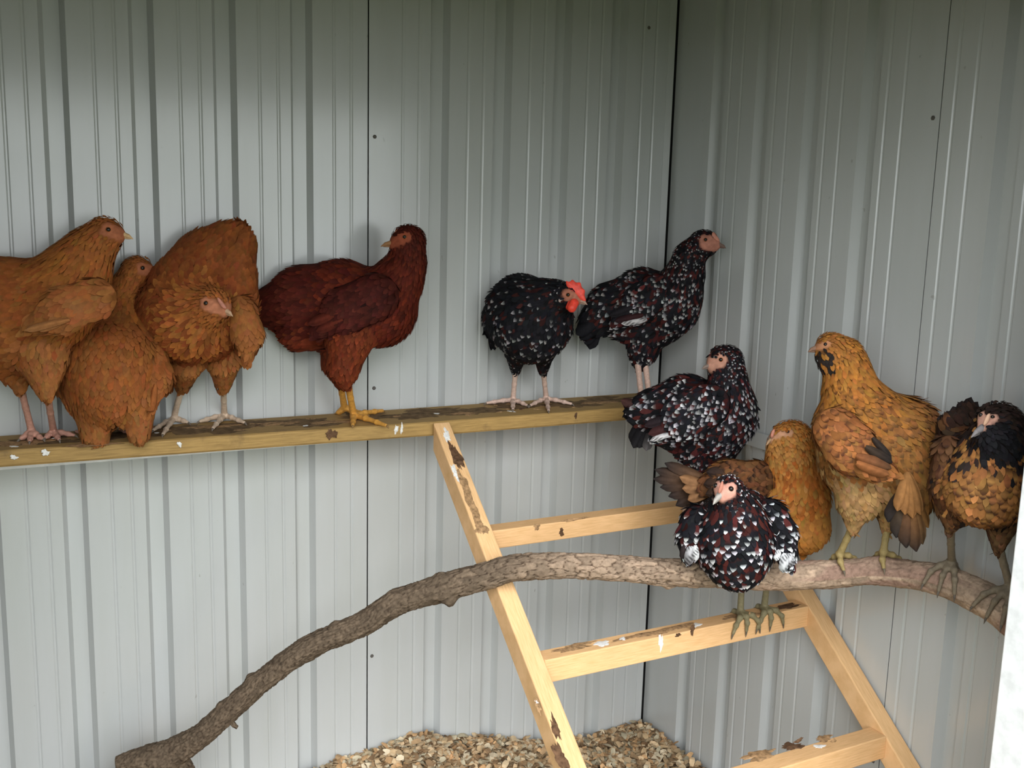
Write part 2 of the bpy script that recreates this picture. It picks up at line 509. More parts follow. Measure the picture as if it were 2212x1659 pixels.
# ------------------------------------------------------------------ ladder
LD = norm((0, -1.0, -0.80))          # down along the rails
LN = norm((0, -0.80, 1.0))           # out of the upper face
LA = np.array([0, -0.175, 0.98])
lad = empty('ladder', (-0.35, -1.15, 0.1), 'pale pine roosting ladder with square rails leaning on the plank', 'ladder')
def rail(x0, x1, ts, te):
    T = 0.046
    c = LA + LD * (ts + te) / 2 - LN * T / 2
    c[0] = (x0 + x1) / 2
    v, f = box_vf(c, LD, (1, 0, 0), LN, (te - ts) / 2, (x1 - x0) / 2, T / 2)
    # plumb-cut top end resting on the plank edge
    lim = -0.1745
    for q in v:
        if q[1] > lim: q += LD * ((lim - q[1]) / LD[1])
    o = mesh_obj("rail", v, [q[::-1] for q in f], M_RAIL, lad, smooth=False)
    # local axes so that grain runs along the rail: keep mesh in ladder space, rotate texture by object rotation
    return add_bevel(o, 0.0025)
def orient_local(o, c, ax, ay, az):
    """re-express the mesh in axes ax, ay, az so object coordinates follow the timber"""
    m = Matrix(((ax[0], ay[0], az[0], c[0]), (ax[1], ay[1], az[1], c[1]), (ax[2], ay[2], az[2], c[2]), (0, 0, 0, 1)))
    pb = base_of(o.parent)
    o.data.transform(m.inverted() @ Matrix.Translation(Vector(pb)))
    o.matrix_local = Matrix.Translation(-Vector(pb)) @ m
    return o
RL = []
for x0, x1 in ((-0.706, -0.669), (-0.044, -0.006)):
    o = rail(x0, x1, -0.004, 1.295)
    c = LA + LD * 0.5; c[0] = x0
    orient_local(o, c, np.array([1.0, 0, 0]), LD, np.cross((1.0, 0, 0), LD))
    RL.append(o)
def rung(yf, zt, h=0.045):
    o = box('rung', -0.669, -0.044, yf, yf + 0.040, zt - h, zt, M_RUNG, lad, bevel=0.002)
    c = np.array([-0.35, yf, zt])
    orient_local(o, c, np.array([1.0, 0, 0]), np.array([0, 1.0, 0]), np.array([0, 0, 1.0]))
    return o
RUNGS = [(-0.388, 0.804), (-0.613, 0.632), (-0.836, 0.455), (-1.06, 0.276)]
for yf, zt in RUNGS: rung(yf, zt, 0.038 if zt > 0.7 else 0.045)
def on_lad(px, py):
    d = AF + AR * (px - 1106.0) / FPX - AU * (py - 829.5) / FPX
    return CAM + d * np.dot(LA - CAM, LN) / np.dot(d, LN)
for i, (px, py, a, b, mt) in enumerate(((985, 985, .045, .010, M_STAIN), (1005, 1050, .05, .008, M_MUD), (1022, 1100, .05, .011, M_MUD), (983, 1020, .02, .006, M_WHITE),
        (1039, 1140, .02, .012, M_MUD), (1200, 1572, .026, .006, M_STAIN), (1214, 1640, .03, .010, M_STAIN), (1162, 1524, .016, .004, M_MUD), (1160, 1518, .006, .003, M_WHITE),
        (965, 940, .02, .007, M_WHITE), (1950, 1515, .02, .006, M_WHITE), (1966, 1540, .03, .004, M_WHITE), (1925, 1505, .012, .004, M_STAIN))):
    splat(lad, on_lad(px, py), LN, LD, a, b, mt, seed=100 + i, name='dropping', h=0.0008)
for i, (px, py, k, a, b, mt) in enumerate(((1213, 1150, 0, .006, .008, M_STAIN), (1160, 1138, 0, .008, .006, M_MUD), (1240, 1122, 0, .03, .003, M_MUD),
        (1428, 1388, 1, .005, .017, M_WHITE), (1496, 1360, 1, .006, .010, M_STAIN), (1620, 1330, 1, .004, .006, M_MUD), (1465, 1372, 1, .008, .003, M_STAIN),
        (1725, 1600, 2, .010, .004, M_STAIN), (1800, 1600, 2, .008, .004, M_MUD))):
    splat(lad, on_y(px, py, RUNGS[k][0] - 0.0003), (0, -1, 0), (1, 0, 0), a, b, mt, seed=140 + i, h=0.0008)
for i, (px, py, k, a, b, mt) in enumerate(((1300, 1390, 1, .02, .010, M_WHITE), (1345, 1380, 1, .008, .008, M_WHITE), (1420, 1365, 1, .09, .012, M_MUD), (1505, 1350, 1, .012, .009, M_WHITE),
        (1240, 1398, 1, .05, .012, M_MUD), (1712, 1612, 2, .022, .012, M_STAIN), (1780, 1595, 2, .02, .010, M_MUD), (1770, 1612, 2, .012, .007, M_WHITE), (1640, 1632, 2, .04, .014, M_MUD),
        (1920, 1560, 2, .012, .007, M_STAIN), (1600, 1330, 1, .05, .012, M_MUD), (1700, 1310, 1, .04, .010, M_STAIN))):
    splat(lad, on_z(px, py, RUNGS[k][1]), (0, 0, 1), (1, 0, 0), a, b, mt, seed=170 + i, h=0.0009)

# ------------------------------------------------------------------ branch
def catmull(P, n):
    P = np.asarray(P, float)
    P = np.vstack([2 * P[0] - P[1], P, 2 * P[-1] - P[-2]])
    out = []
    for i in range(1, len(P) - 2):
        for t in np.linspace(0, 1, n, endpoint=False):
            a, b, c, d = P[i - 1], P[i], P[i + 1], P[i + 2]
            out.append(0.5 * ((2 * b) + (-a + c) * t + (2 * a - 5 * b + 4 * c - d) * t * t + (-a + 3 * b - 3 * c + d) * t ** 3))
    out.append(P[-2])
    return np.array(out)

def voro(u, v, seed, pu):
    """F1, F2, cell id on a jittered grid; u wraps with period pu"""
    r_ = np.random.default_rng(seed)
    jt = r_.random((256, 256, 3))
    iu, iv = np.floor(u).astype(int), np.floor(v).astype(int)
    F1 = np.full(u.shape, 9.0); F2 = np.full(u.shape, 9.0); idc = np.zeros(u.shape)
    for du in (-1, 0, 1):
        for dv in (-1, 0, 1):
            cu, cv_ = iu + du, iv + dv
            J = jt[(cu % pu) % 256, cv_ % 256]
            d = np.hypot(cu + 0.15 + 0.7 * J[..., 0] - u, cv_ + 0.15 + 0.7 * J[..., 1] - v)
            near = d < F1
            F2 = np.where(near, F1, np.minimum(F2, d))
            idc = np.where(near, J[..., 2], idc)
            F1 = np.where(near, d, F1)
    return F1, F2, idc

def bark_tube(name, ctrl, parent, segs=84, step=0.0030, bumps=(), seed=1, cap=True):
    C4 = catmull(ctrl, 40)
    P, Rr = C4[:, :3], C4[:, 3]
    s = np.concatenate([[0], np.cumsum(np.linalg.norm(np.diff(P, axis=0), axis=1))])
    ss = np.arange(0, s[-1], step)
    P = np.stack([np.interp(ss, s, P[:, k]) for k in range(3)], -1); Rr = np.interp(ss, s, Rr)
    T = norm(np.gradient(P, axis=0))
    up = np.array([0, 0, 1.0])
    S = norm(np.cross(T, up)); Nn = np.cross(S, T)
    th = np.linspace(0, 2 * math.pi, segs, endpoint=False)
    TH, SS = np.meshgrid(th, ss); RR = Rr[:, None] * np.ones_like(TH)
    pu = 11
    u = TH / (2 * math.pi) * pu; v = SS / 0.023
    wob = 0.35 * (vnoise(u * 1.3, v * 1.3, seed + 5) - 0.5)
    F1, F2, idc = voro(u + 1.1 * (vnoise(np.cos(TH) * 2.2 + 9, v * 0.9 + np.sin(TH) * 2.2, seed + 7) - .5), v + 1.3 * (vnoise(np.cos(TH) * 2.2 + 30, v * 0.8 + np.sin(TH) * 2.2, seed + 9) - .5), seed, pu)
    rough = np.clip(1.0 - (P[:, 0:1] + 0.32) / 0.15, 0.35, 1.0) * np.ones_like(TH)
    e = np.clip((F2 - F1) / 0.15, 0, 1); e = e * e * (3 - 2 * e)
    G1, G2, idg = voro(u * 2 + 0.8 * vnoise(np.cos(TH) * 3 + 9, v * 2 + np.sin(TH) * 3, seed + 17), v * 1.9 + 0.8 * vnoise(np.cos(TH) * 3 + 40, v * 2 + np.sin(TH) * 3, seed + 18), seed + 1, pu * 2)
    e2 = np.clip((G2 - G1) / 0.2, 0, 1)
    fine = np.clip((-0.72 - P[:, 0:1]) / 0.12, 0, 1) * np.ones_like(TH)
    e = e * (1 - 0.65 * fine) + e2 * 0.65 * fine
    idc = idc * (1 - 0.65 * fine) + idg * 0.65 * fine
    disp = rough * (0.0038 * e + 0.0022 * (idc - 0.5) * e) + 0.0016 * (vnoise(u * 4, v * 4, seed + 2) - 0.5)
    disp += RR * 0.10 * (vnoise(np.cos(TH) * 1.5 + 20, SS * 16 + np.sin(TH) * 1.5, seed + 3) - 0.5)
    # long flaky strips along the grain
    disp += 0.0015 * (vnoise(u * 2.2, SS * 30, seed + 4) - 0.5)
    for (bx, bt, amp, ws, wt) in bumps:
        bs = float(np.interp(bx, P[:, 0], ss))
        dth = (TH - bt + math.pi) % (2 * math.pi) - math.pi
        disp += amp * np.exp(-((SS - bs) / ws) ** 2 - (dth / wt) ** 2)
    rad = RR - 0.0035 + disp
    V = P[:, None, :] + rad[..., None] * (np.cos(TH)[..., None] * S[:, None, :] + np.sin(TH)[..., None] * Nn[:, None, :])
    n, m = TH.shape
    idx = np.arange(n * m).reshape(n, m)
    q = np.stack([idx[:-1], np.roll(idx, -1, 1)[:-1], np.roll(idx, -1, 1)[1:], idx[1:]], -1).reshape(-1, 4)
    faces = q.tolist()
    faces.append(idx[0][::-1].tolist()); faces.append(idx[-1].tolist())
    x = V[..., 0]
    pale = np.clip((x + 0.80) / 0.35, 0, 1)          # the upper limb is paler, the butt end darker bark
    plate_d, plate_p = np.array([0.135, 0.098, 0.066]), np.array([0.37, 0.265, 0.185])
    base = plate_d * (1 - pale[..., None]) + plate_p * pale[..., None]
    base = base * (0.72 + 0.55 * idc[..., None])
    pk_ = np.clip((vnoise(u * 0.8, SS * 12, seed + 11) - 0.55) * 4, 0, 1)[..., None] * np.clip((x[..., None] + 0.35) / 0.15, 0, 1)
    base = base * (1 - pk_) + np.array([0.30, 0.19, 0.14]) * pk_
    fiss = base * np.array([0.30, 0.26, 0.24])
    er = 1 - (1 - e) * rough
    colr = fiss * (1 - er[..., None]) + base * er[..., None]
    return mesh_obj(name, V.reshape(-1, 3), faces, M_BARK, parent, colors=colr.reshape(-1, 3))

br = empty('roost_branch', (-1.30, -0.12, 0.1), 'long curved bark-covered branch crossing in front of the ladder', 'branch')
def rp(px_r, D): return px_r * D / FPX
BR = [(-1.395, -0.085, 0.055, .050), (-1.36, -0.10, 0.20, .046), (-1.315, -0.115, 0.29, .041), (-1.27, -0.140, 0.333, .032), (-1.215, -0.178, 0.377, .026), (-1.177, -0.21, 0.420, .0225), (-1.089, -0.27, 0.526, .0215),
      (-1.015, -0.32, 0.599, .022), (-0.926, -0.37, 0.650, .0235), (-0.867, -0.405, 0.697, .0245), (-0.794, -0.445, 0.728, .026),
      (-0.722, -0.485, 0.755, .0255), (-0.683, -0.51, 0.771, .025), (-0.602, -0.555, 0.780, .0235), (-0.52, -0.60, 0.778, .024),
      (-0.436, -0.64, 0.772, .0255), (-0.350, -0.68, 0.770, .027), (-0.247, -0.735, 0.770, .0285), (-0.172, -0.785, 0.778, .028),
      (-0.131, -0.835, 0.795, .0265), (-0.098, -0.89, 0.805, .027), (-0.076, -0.95, 0.809, .029), (-0.062, -1.01, 0.800, .032),
      (-0.056, -1.06, 0.789, .033), (-0.054, -1.12, 0.765, .034), (-0.052, -1.165, 0.742, .035)]
bark_tube('limb', BR, br, bumps=[(-0.79, -1.0, 0.014, 0.013, 0.45), (-0.795, 1.4, 0.006, 0.010, 0.5), (-0.965, 1.5, 0.005, 0.010, 0.5), (-1.10, 1.6, 0.006, 0.010, 0.6), (-1.15, 1.5, 0.004, 0.012, 0.5),
                                 (-0.87, 1.5, 0.004, 0.012, 0.5), (-1.02, -1.5, 0.003, 0.012, 0.5), (-0.43, -1.5, 0.006, 0.008, 0.4), (-0.12, 1.5, 0.005, 0.02, 0.5)])
bark_tube('fork', [(-1.225, -0.168, 0.362, .020), (-1.265, -0.15, 0.345, .030), (-1.31, -0.13, 0.338, .024), (-1.345, -0.12, 0.333, .015)], br, segs=60, seed=8)
bark_tube('fork', [(-1.255, -0.155, 0.345, .028), (-1.225, -0.150, 0.315, .020), (-1.215, -0.146, 0.27, .019)], br, segs=50, seed=9)
bark_tube('twig_stub', [(-1.148, -0.236, 0.440, .006), (-1.139, -0.240, 0.428, .0042), (-1.133, -0.243, 0.423, .003)], br, segs=16, seed=10, step=.002)
# ------------------------------------------------------------------ chickens: implicit-surface bodies
def round_cone(p, a, b, r1, r2):
    """signed distance to a cone with spherical ends"""
    ba = b - a
    l2 = float(ba @ ba)
    if l2 < 1e-10:
        return np.linalg.norm(p - a, axis=-1) - max(r1, r2)
    rr = r1 - r2
    a2 = l2 - rr * rr
    if a2 <= 1e-9:
        return np.minimum(np.linalg.norm(p - a, axis=-1) - r1, np.linalg.norm(p - b, axis=-1) - r2)
    il2 = 1.0 / l2
    pa = p - a
    y = pa @ ba
    z = y - l2
    w = pa * l2 - y[..., None] * ba
    x2 = np.einsum('...i,...i->...', w, w)
    y2 = y * y * l2; z2 = z * z * l2
    k = np.sign(rr) * rr * rr * x2
    d1 = np.sqrt(x2 + z2) * il2 - r2
    d2 = np.sqrt(x2 + y2) * il2 - r1
    d3 = (np.sqrt(x2 * a2 * il2) + y * rr) * il2 - r1
    return np.where(np.sign(z) * a2 * z2 > k, d1, np.where(np.sign(y) * a2 * y2 < k, d2, d3))

def smin(a, b, k):
    h = np.clip(0.5 + 0.5 * (b - a) / k, 0, 1)
    return b * (1 - h) + a * h - k * h * (1 - h)

def surface_net(fn, lo, hi, h):
    n = np.ceil((hi - lo) / h).astype(int) + 1
    ax = [lo[i] + h * np.arange(n[i]) for i in range(3)]
    G = np.stack(np.meshgrid(*ax, indexing='ij'), -1)
    val = fn(G.reshape(-1, 3)).reshape(n)
    s = val < 0
    cn = n - 1
    acc = np.zeros((*cn, 3)); cnt = np.zeros(cn)
    offs = [(i, j, k) for i in (0, 1) for j in (0, 1) for k in (0, 1)]
    def sl(o): return tuple(slice(o[i], o[i] + cn[i]) for i in range(3))
    for o in offs:
        for axx in range(3):
            if o[axx] == 0:
                o2 = list(o); o2[axx] = 1; o2 = tuple(o2)
                v1, v2 = val[sl(o)], val[sl(o2)]
                m = (v1 < 0) != (v2 < 0)
                t = np.where(m, v1 / np.where(m, v1 - v2, 1), 0)
                for i in range(3):
                    pos = o[i] + (t if i == axx else 0)
                    acc[..., i] += np.where(m, pos, 0)
                cnt += m
    act = cnt > 0
    idx = -np.ones(cn, int); idx[act] = np.arange(act.sum())
    ii = np.argwhere(act)
    V = lo + h * (ii + acc[act] / cnt[act][:, None])
    faces = []
    for axx in range(3):
        b, c = (axx + 1) % 3, (axx + 2) % 3
        s1 = [slice(None)] * 3; s2 = [slice(None)] * 3
        s1[axx] = slice(0, -1); s2[axx] = slice(1, None)
        ch = s[tuple(s1)] != s[tuple(s2)]
        e = np.argwhere(ch)
        ok = (e[:, b] > 0) & (e[:, c] > 0) & (e[:, b] < n[b] - 1) & (e[:, c] < n[c] - 1)
        e = e[ok]
        ins = s[tuple(s1)][tuple(e.T)]
        def cell(db, dc):
            q = e.copy(); q[:, b] += db; q[:, c] += dc
            return idx[tuple(q.T)]
        q = np.stack([cell(-1, -1), cell(0, -1), cell(0, 0), cell(-1, 0)], -1)
        q[ins] = q[ins][:, ::-1]
        faces.append(q)
    return V, np.concatenate(faces)

class Shape:
    """beads given as (px, py, depth offset, radius in px) round a reference depth D0; q flattens along the view depth"""
    def __init__(s, D0, q=0.9, k=0.018):
        s.D0, s.q, s.k, s.segs = D0, q, k, []
    def pt(s, b):
        D = s.D0 + b[2]
        return np.array([D * (b[0] - 1106) / FPX, -D * (b[1] - 829.5) / FPX, b[2] / s.q]), b[3] * D / FPX
    def seg(s, b1, b2, tg, flow=None):
        a, ra = s.pt(b1); b, rb = s.pt(b2)
        s.segs.append((a, b, ra, rb, tg))
        return s
    def chain(s, beads, tags):
        for i in range(len(beads) - 1):
            s.seg(beads[i], beads[i + 1], tags[i] if not isinstance(tags, str) else tags)
        return s
    def sdf(s, p, each=False):
        D = [round_cone(p, a, b, r1, r2) for a, b, r1, r2, t in s.segs]
        if each: return np.array(D)
        r = D[0]
        for d in D[1:]: r = smin(r, d, s.k)
        return r
    def mesh(s, h):
        P = np.array([x for a, b, r1, r2, t in s.segs for x in (a - r1, a + r1, b - r2, b + r2)])
        lo, hi = P.min(0) - 3 * h, P.max(0) + 3 * h
        return surface_net(s.sdf, lo, hi, h)
    def world(s, p):
        p = np.asarray(p)
        return CAM + p[..., 0:1] * AR + p[..., 1:2] * AU + (p[..., 2:3] * s.q + s.D0) * AF
    def vec(s, v):
        return norm(v[..., 0:1] * AR + v[..., 1:2] * AU + v[..., 2:3] * s.q * AF)
    def hit(s, px, py):
        """first surface depth along the pixel's line of sight"""
        d = np.arange(-0.45, 0.35, 0.0006)
        D = s.D0 + d
        p = np.stack([D * (px - 1106) / FPX, -D * (py - 829.5) / FPX, d / s.q], -1)
        v = s.sdf(p)
        i = np.argmax(v < 0)
        if not (v < 0).any(): i = int(np.argmin(v))
        return float(d[i])

def vnormals(V, Fq):
    n = np.zeros_like(V)
    a = np.cross(V[Fq[:, 2]] - V[Fq[:, 0]], V[Fq[:, 3]] - V[Fq[:, 1]])
    for i in range(4): np.add.at(n, Fq[:, i], a)
    return norm(n)

FT = np.array([0, 0.30, 0.60, 0.82, 1.0])
FW = np.array([0.40, 0.95, 1.0, 0.70, 0.0])
def feather_mesh(P, N, Dv, L, W, C0, C1, C2, lift, r_):
    """many small overlapping feathers in one vertex/face list"""
    n = len(P)
    S = norm(np.cross(N, Dv))
    vs, cs = [], []
    mm = r_.random((n, 1)) ** 0.7
    cols = [C0, C0 * 0.6 + C1 * 0.4, C1, C2 * mm + C1 * (1 - mm), C2]
    for i in range(5):
        t = FT[i]
        cen = P + Dv * (t * L)[:, None] + N * (0.0008 + lift * L * t * (1.15 - 0.35 * t))[:, None]
        if i < 4:
            hw = (FW[i] * W / 2)[:, None]
            dr = N * (0.07 * W * FW[i])[:, None]
            vs += [cen - S * hw - dr, cen, cen + S * hw - dr]
            cs += [cols[i]] * 3
        else:
            vs.append(cen); cs.append(cols[i])
    V = np.stack(vs, 1).reshape(-1, 3)
    Cc = np.clip(np.stack(cs, 1).reshape(-1, 3), 0, 1)
    base = (np.arange(n) * 13)[:, None]
    f = []
    for i in range(3):
        for j in range(2):
            f.append(base + np.array([[3 * i + j, 3 * i + j + 1, 3 * i + j + 4, 3 * i + j + 3]]))
    quads = np.concatenate(f)
    tris = np.concatenate([base + np.array([[9, 10, 12]]), base + np.array([[10, 11, 12]])])
    return V, quads.tolist() + tris.tolist(), Cc

def scatter(V, Fq, spacing_fn, r_, ntry):
    """dart throwing on a quad mesh; returns points, face normals"""
    A = V[Fq]
    nr = np.cross(A[:, 2] - A[:, 0], A[:, 3] - A[:, 1])
    ar = np.linalg.norm(nr, axis=1); nr = norm(nr)
    pick = r_.choice(len(Fq), ntry, p=ar / ar.sum())
    uv = r_.random((ntry, 2))
    Q = A[pick]
    P = (Q[:, 0] * ((1 - uv[:, 0]) * (1 - uv[:, 1]))[:, None] + Q[:, 1] * (uv[:, 0] * (1 - uv[:, 1]))[:, None]
         + Q[:, 2] * (uv[:, 0] * uv[:, 1])[:, None] + Q[:, 3] * ((1 - uv[:, 0]) * uv[:, 1])[:, None])
    sp = spacing_fn(P)
    keep = []
    cell = 0.016
    grid = {}
    keys = np.floor(P / cell).astype(int)
    for i in range(ntry):
        if sp[i] <= 0: continue
        k = keys[i]; ok = True
        for a in (-1, 0, 1):
            for b in (-1, 0, 1):
                for c in (-1, 0, 1):
                    for j in grid.get((k[0] + a, k[1] + b, k[2] + c), ()):
                        dd = P[i] - P[j]
                        if dd @ dd < sp[i] * sp[i]:
                            ok = False; break
                    if not ok: break
                if not ok: break
            if not ok: break
        if ok:
            keep.append(i); grid.setdefault((k[0], k[1], k[2]), []).append(i)
    keep = np.array(keep)
    return P[keep], nr[pick[keep]]

# feather size per region: length, width, spacing, lift
FSIZE = {'head': (0.0090, 0.0050, 0.0040, 0.12), 'neck': (0.017, 0.0065, 0.0052, 0.10), 'hackle': (0.024, 0.0078, 0.0060, 0.09), 'body': (0.023, 0.0125, 0.0074, 0.07),
         'breast': (0.020, 0.0118, 0.0070, 0.08), 'saddle': (0.028, 0.0105, 0.0074, 0.08), 'fluff': (0.024, 0.0105, 0.0070, 0.12), 'thigh': (0.017, 0.0082, 0.0056, 0.09),
         'beard': (0.013, 0.007, 0.0048, 0.16), 'wing': (0.022, 0.0115, 0.0070, 0.05)}

def skinned(shape, V, face_pts, r_):
    """distance from the bare face, 1 at its rim"""
    m = np.full(len(V), 9.0)
    for a, b, r in face_pts:
        ba = b - a; t = np.clip(((V - a) @ ba) / (ba @ ba + 1e-12), 0, 1)
        d = np.linalg.norm(V - a - t[:, None] * ba, axis=1)
        m = np.minimum(m, d / (r * (0.80 + 0.40 * vnoise(V[:, 0] * 160 + 90, V[:, 2] * 160 + 90, 31))))
    return m

def tag_weights(shape, Vs):
    Dm = shape.sdf(Vs, each=True)
    w = np.exp(-(Dm - Dm.min(0)) / 0.0055)
    return w / w.sum(0)

def build_plumage(parent, shape, V, Fq, palette, face_pts, r_, name='plumage', ntry=34000, scale=1.0, only=None):
    """scatter feathers over a mesh (shape space V) following the head-to-tail flow of its segments"""
    tags = [sg[4] for sg in shape.segs]
    dirs = np.array([shape.vec((sg[1] - sg[0])[None])[0] if np.linalg.norm(sg[1] - sg[0]) > 1e-6 else -AU for sg in shape.segs])
    W0 = shape.world(V)
    def spacing(P):
        Ps = np.stack([(P - CAM) @ AR, (P - CAM) @ AU, ((P - CAM) @ AF - shape.D0) / shape.q], -1)
        w = tag_weights(shape, Ps)
        s = w.T @ np.array([FSIZE[t][2] for t in tags]) * scale
        if face_pts: s[skinned(shape, P, face_pts, r_) < 0.80 + 0.28 * r_.random(len(P))] = 0
        return s
    P, N = scatter(W0, Fq, spacing, r_, ntry)
    Ps = np.stack([(P - CAM) @ AR, (P - CAM) @ AU, ((P - CAM) @ AF - shape.D0) / shape.q], -1)
    w = tag_weights(shape, Ps)
    fl = w.T @ dirs + np.array([0, 0, -0.15])
    fl = fl - N * np.einsum('ij,ij->i', fl, N)[:, None]
    fl = norm(fl + 0.10 * r_.normal(size=fl.shape))
    fl = norm(fl - N * np.einsum('ij,ij->i', fl, N)[:, None])
    prm = w.T @ np.array([FSIZE[t] for t in tags])
    L = prm[:, 0] * r_.uniform(0.8, 1.2, len(P)) * scale; W = prm[:, 1] * r_.uniform(0.85, 1.15, len(P)) * scale
    cw = np.cumsum(w, 0); dom = np.array(tags)[(r_.random(len(P))[None] > cw).sum(0).clip(0, len(tags) - 1)]
    C0, C1, C2 = palette(dom, P, N, r_)
    v, f, c = feather_mesh(P, N, fl, L, W, C0, C1, C2, prm[:, 3], r_)
    return v, f, c

def jit(c, n, r_, amt=0.15, hue=0.06):
    c = np.tile(np.asarray(c, float), (n, 1))
    return c * (1 + amt * r_.normal(size=(n, 1))) * (1 + hue * r_.normal(size=(n, 3)))

# palettes --------------------------------------------------------------
def pal_plain(colors, tipmul=1.12, basemul=0.8, amt=0.12, dark=None):
    def fn(dom, P, N, r_):
        n = len(dom)
        c = np.zeros((n, 3))
        for t in set(dom.tolist()):
            m = dom == t
            c[m] = jit(colors.get(t, colors['body']), m.sum(), r_, amt)
        c2 = c * tipmul
        if dark:
            for t, pr, dc in dark:
                m = (dom == t) & (r_.random(n) < pr)
                c2[m] = jit(dc, m.sum(), r_, 0.2)
        return c * basemul, c, c2
    return fn

def pal_speckle(pwhite=0.5, mahog=(0.050, 0.011, 0.010), black=(0.008, 0.008, 0.010), pm=0.45, white=(0.50, 0.48, 0.48), per=None):
    def fn(dom, P, N, r_):
        n = len(dom)
        m = r_.random(n) < pm
        c0 = np.where(m[:, None], jit(mahog, n, r_, 0.3), jit(black, n, r_, 0.3))
        c1 = np.where((r_.random(n) < 0.5)[:, None], jit(black, n, r_, 0.3), c0)
        pw = np.full(n, pwhite)
        if per:
            for t, v in per.items(): pw[dom == t] = v
        wmask = r_.random(n) < pw
        c2 = np.where(wmask[:, None], jit(white, n, r_, 0.25, 0.03), c1)
        return c0, c1, c2
    return fn

def pal_laced(colors, edge, amt=0.2, pe=0.6, streak=None):
    """feathers with a darker edge or tip"""
    def fn(dom, P, N, r_):
        n = len(dom)
        c = np.zeros((n, 3)); c2 = np.zeros((n, 3))
        for t in set(dom.tolist()):
            m = dom == t
            c[m] = jit(colors.get(t, colors['body']), m.sum(), r_, amt, 0.05)
            e = edge.get(t, edge['body'])
            c2[m] = jit(e, m.sum(), r_, amt)
        k = r_.random(n) < pe
        c2 = np.where(k[:, None], c2, c * 1.1)
        return np.where((r_.random(n) < 0.35)[:, None], c2 * 0.8, c * 0.8), c, c2
    return fn

# parts ------------------------------------------------------------------
def long_feather(name, parent, b, t, width, nrm, col0, col1, bend=0.0, curl=0.0, mat=None):
    """one large flight or tail feather from base b to tip t (world)"""
    b = np.asarray(b, float); t = np.asarray(t, float)
    d = t - b; L = np.linalg.norm(d); d = d / L
    n = norm(np.asarray(nrm, float) - d * np.dot(nrm, d)); s = np.cross(n, d)
    K, J = 10, 5
    wprof = np.interp(np.linspace(0, 1, K), [0, 0.15, 0.5, 0.8, 0.93, 1.0], [0.35, 0.75, 1.0, 0.95, 0.62, 0.06])
    v, c = [], []
    for i in range(K):
        u = i / (K - 1)
        cen = b + d * L * u + n * (bend * L * math.sin(math.pi * u)) + n * curl * L * u * u
        for j in range(J):
            q = (j / (J - 1) - 0.5) * 2
            p = cen + s * width / 2 * wprof[i] * q - n * (0.22 * width * q * q * wprof[i]) + n * (0.0012 if j == 2 else 0)
            v.append(p)
            cc = np.array(col0) * (1 - u) + np.array(col1) * u
            if j == 2: cc = cc * 1.25
            if sum(col0) > 1.0 and (i * 31 + j * 17 + int(L * 9000)) % 7 < 2: cc = cc * 0.12
            c.append(cc * (0.92 + 0.16 * ((i * 7 + j * 3) % 5) / 4))
    m = len(v)
    th = 0.0009
    v2 = [p - n * th for p in v]
    f = []
    for i in range(K - 1):
        for j in range(J - 1):
            a = i * J + j
            f.append([a, a + 1, a + J + 1, a + J]); f.append([m + a, m + a + J, m + a + J + 1, m + a + 1])
    for i in range(K - 1):
        for j in (0, J - 1):
            a = i * J + j
            f.append([a, a + J, m + a + J, m + a])
    return mesh_obj(name, v + v2, f, mat or M_FEATHER, parent, colors=np.array(c + c))

def sdf_part(name, parent, segs, h, mat, color, k=0.003, colfn=None):
    """small part from world-space round cones (a, b, ra, rb)"""
    def fn(p):
        r = None
        for a, b, r1, r2 in segs:
            d = round_cone(p, np.asarray(a, float), np.asarray(b, float), r1, r2)
            r = d if r is None else smin(r, d, k)
        return r
    P = np.array([x for a, b, r1, r2 in segs for x in (np.array(a) - r1, np.array(a) + r1, np.array(b) - r2, np.array(b) + r2)])
    V, Fq = surface_net(fn, P.min(0) - 3 * h, P.max(0) + 3 * h, h)
    Fq = Fq[:, ::-1]
    c = np.tile(np.asarray(color, float), (len(V), 1)) if colfn is None else colfn(V)
    return mesh_obj(name, V, Fq, mat, parent, colors=c)

def ball(name, parent, c, r, mat, squash=None, axis=None, seg=12):
    v, f = [], []
    c = np.asarray(c, float)
    ax = norm(axis) if axis is not None else np.array([0, 0, 1.0])
    u = norm(np.cross(ax, (0.3, 0.9, 0.1))); w = np.cross(ax, u)
    R_, S_ = seg // 2 + 1, seg
    for i in range(R_ + 1):
        a = math.pi * i / R_
        for j in range(S_):
            b = 2 * math.pi * j / S_
            v.append(c + r * (u * math.sin(a) * math.cos(b) + w * math.sin(a) * math.sin(b) + ax * math.cos(a) * (squash or 1)))
    for i in range(R_):
        for j in range(S_):
            f.append([i * S_ + j, (i + 1) * S_ + j, (i + 1) * S_ + (j + 1) % S_, i * S_ + (j + 1) % S_])
    return mesh_obj(name, v, f, mat, parent)

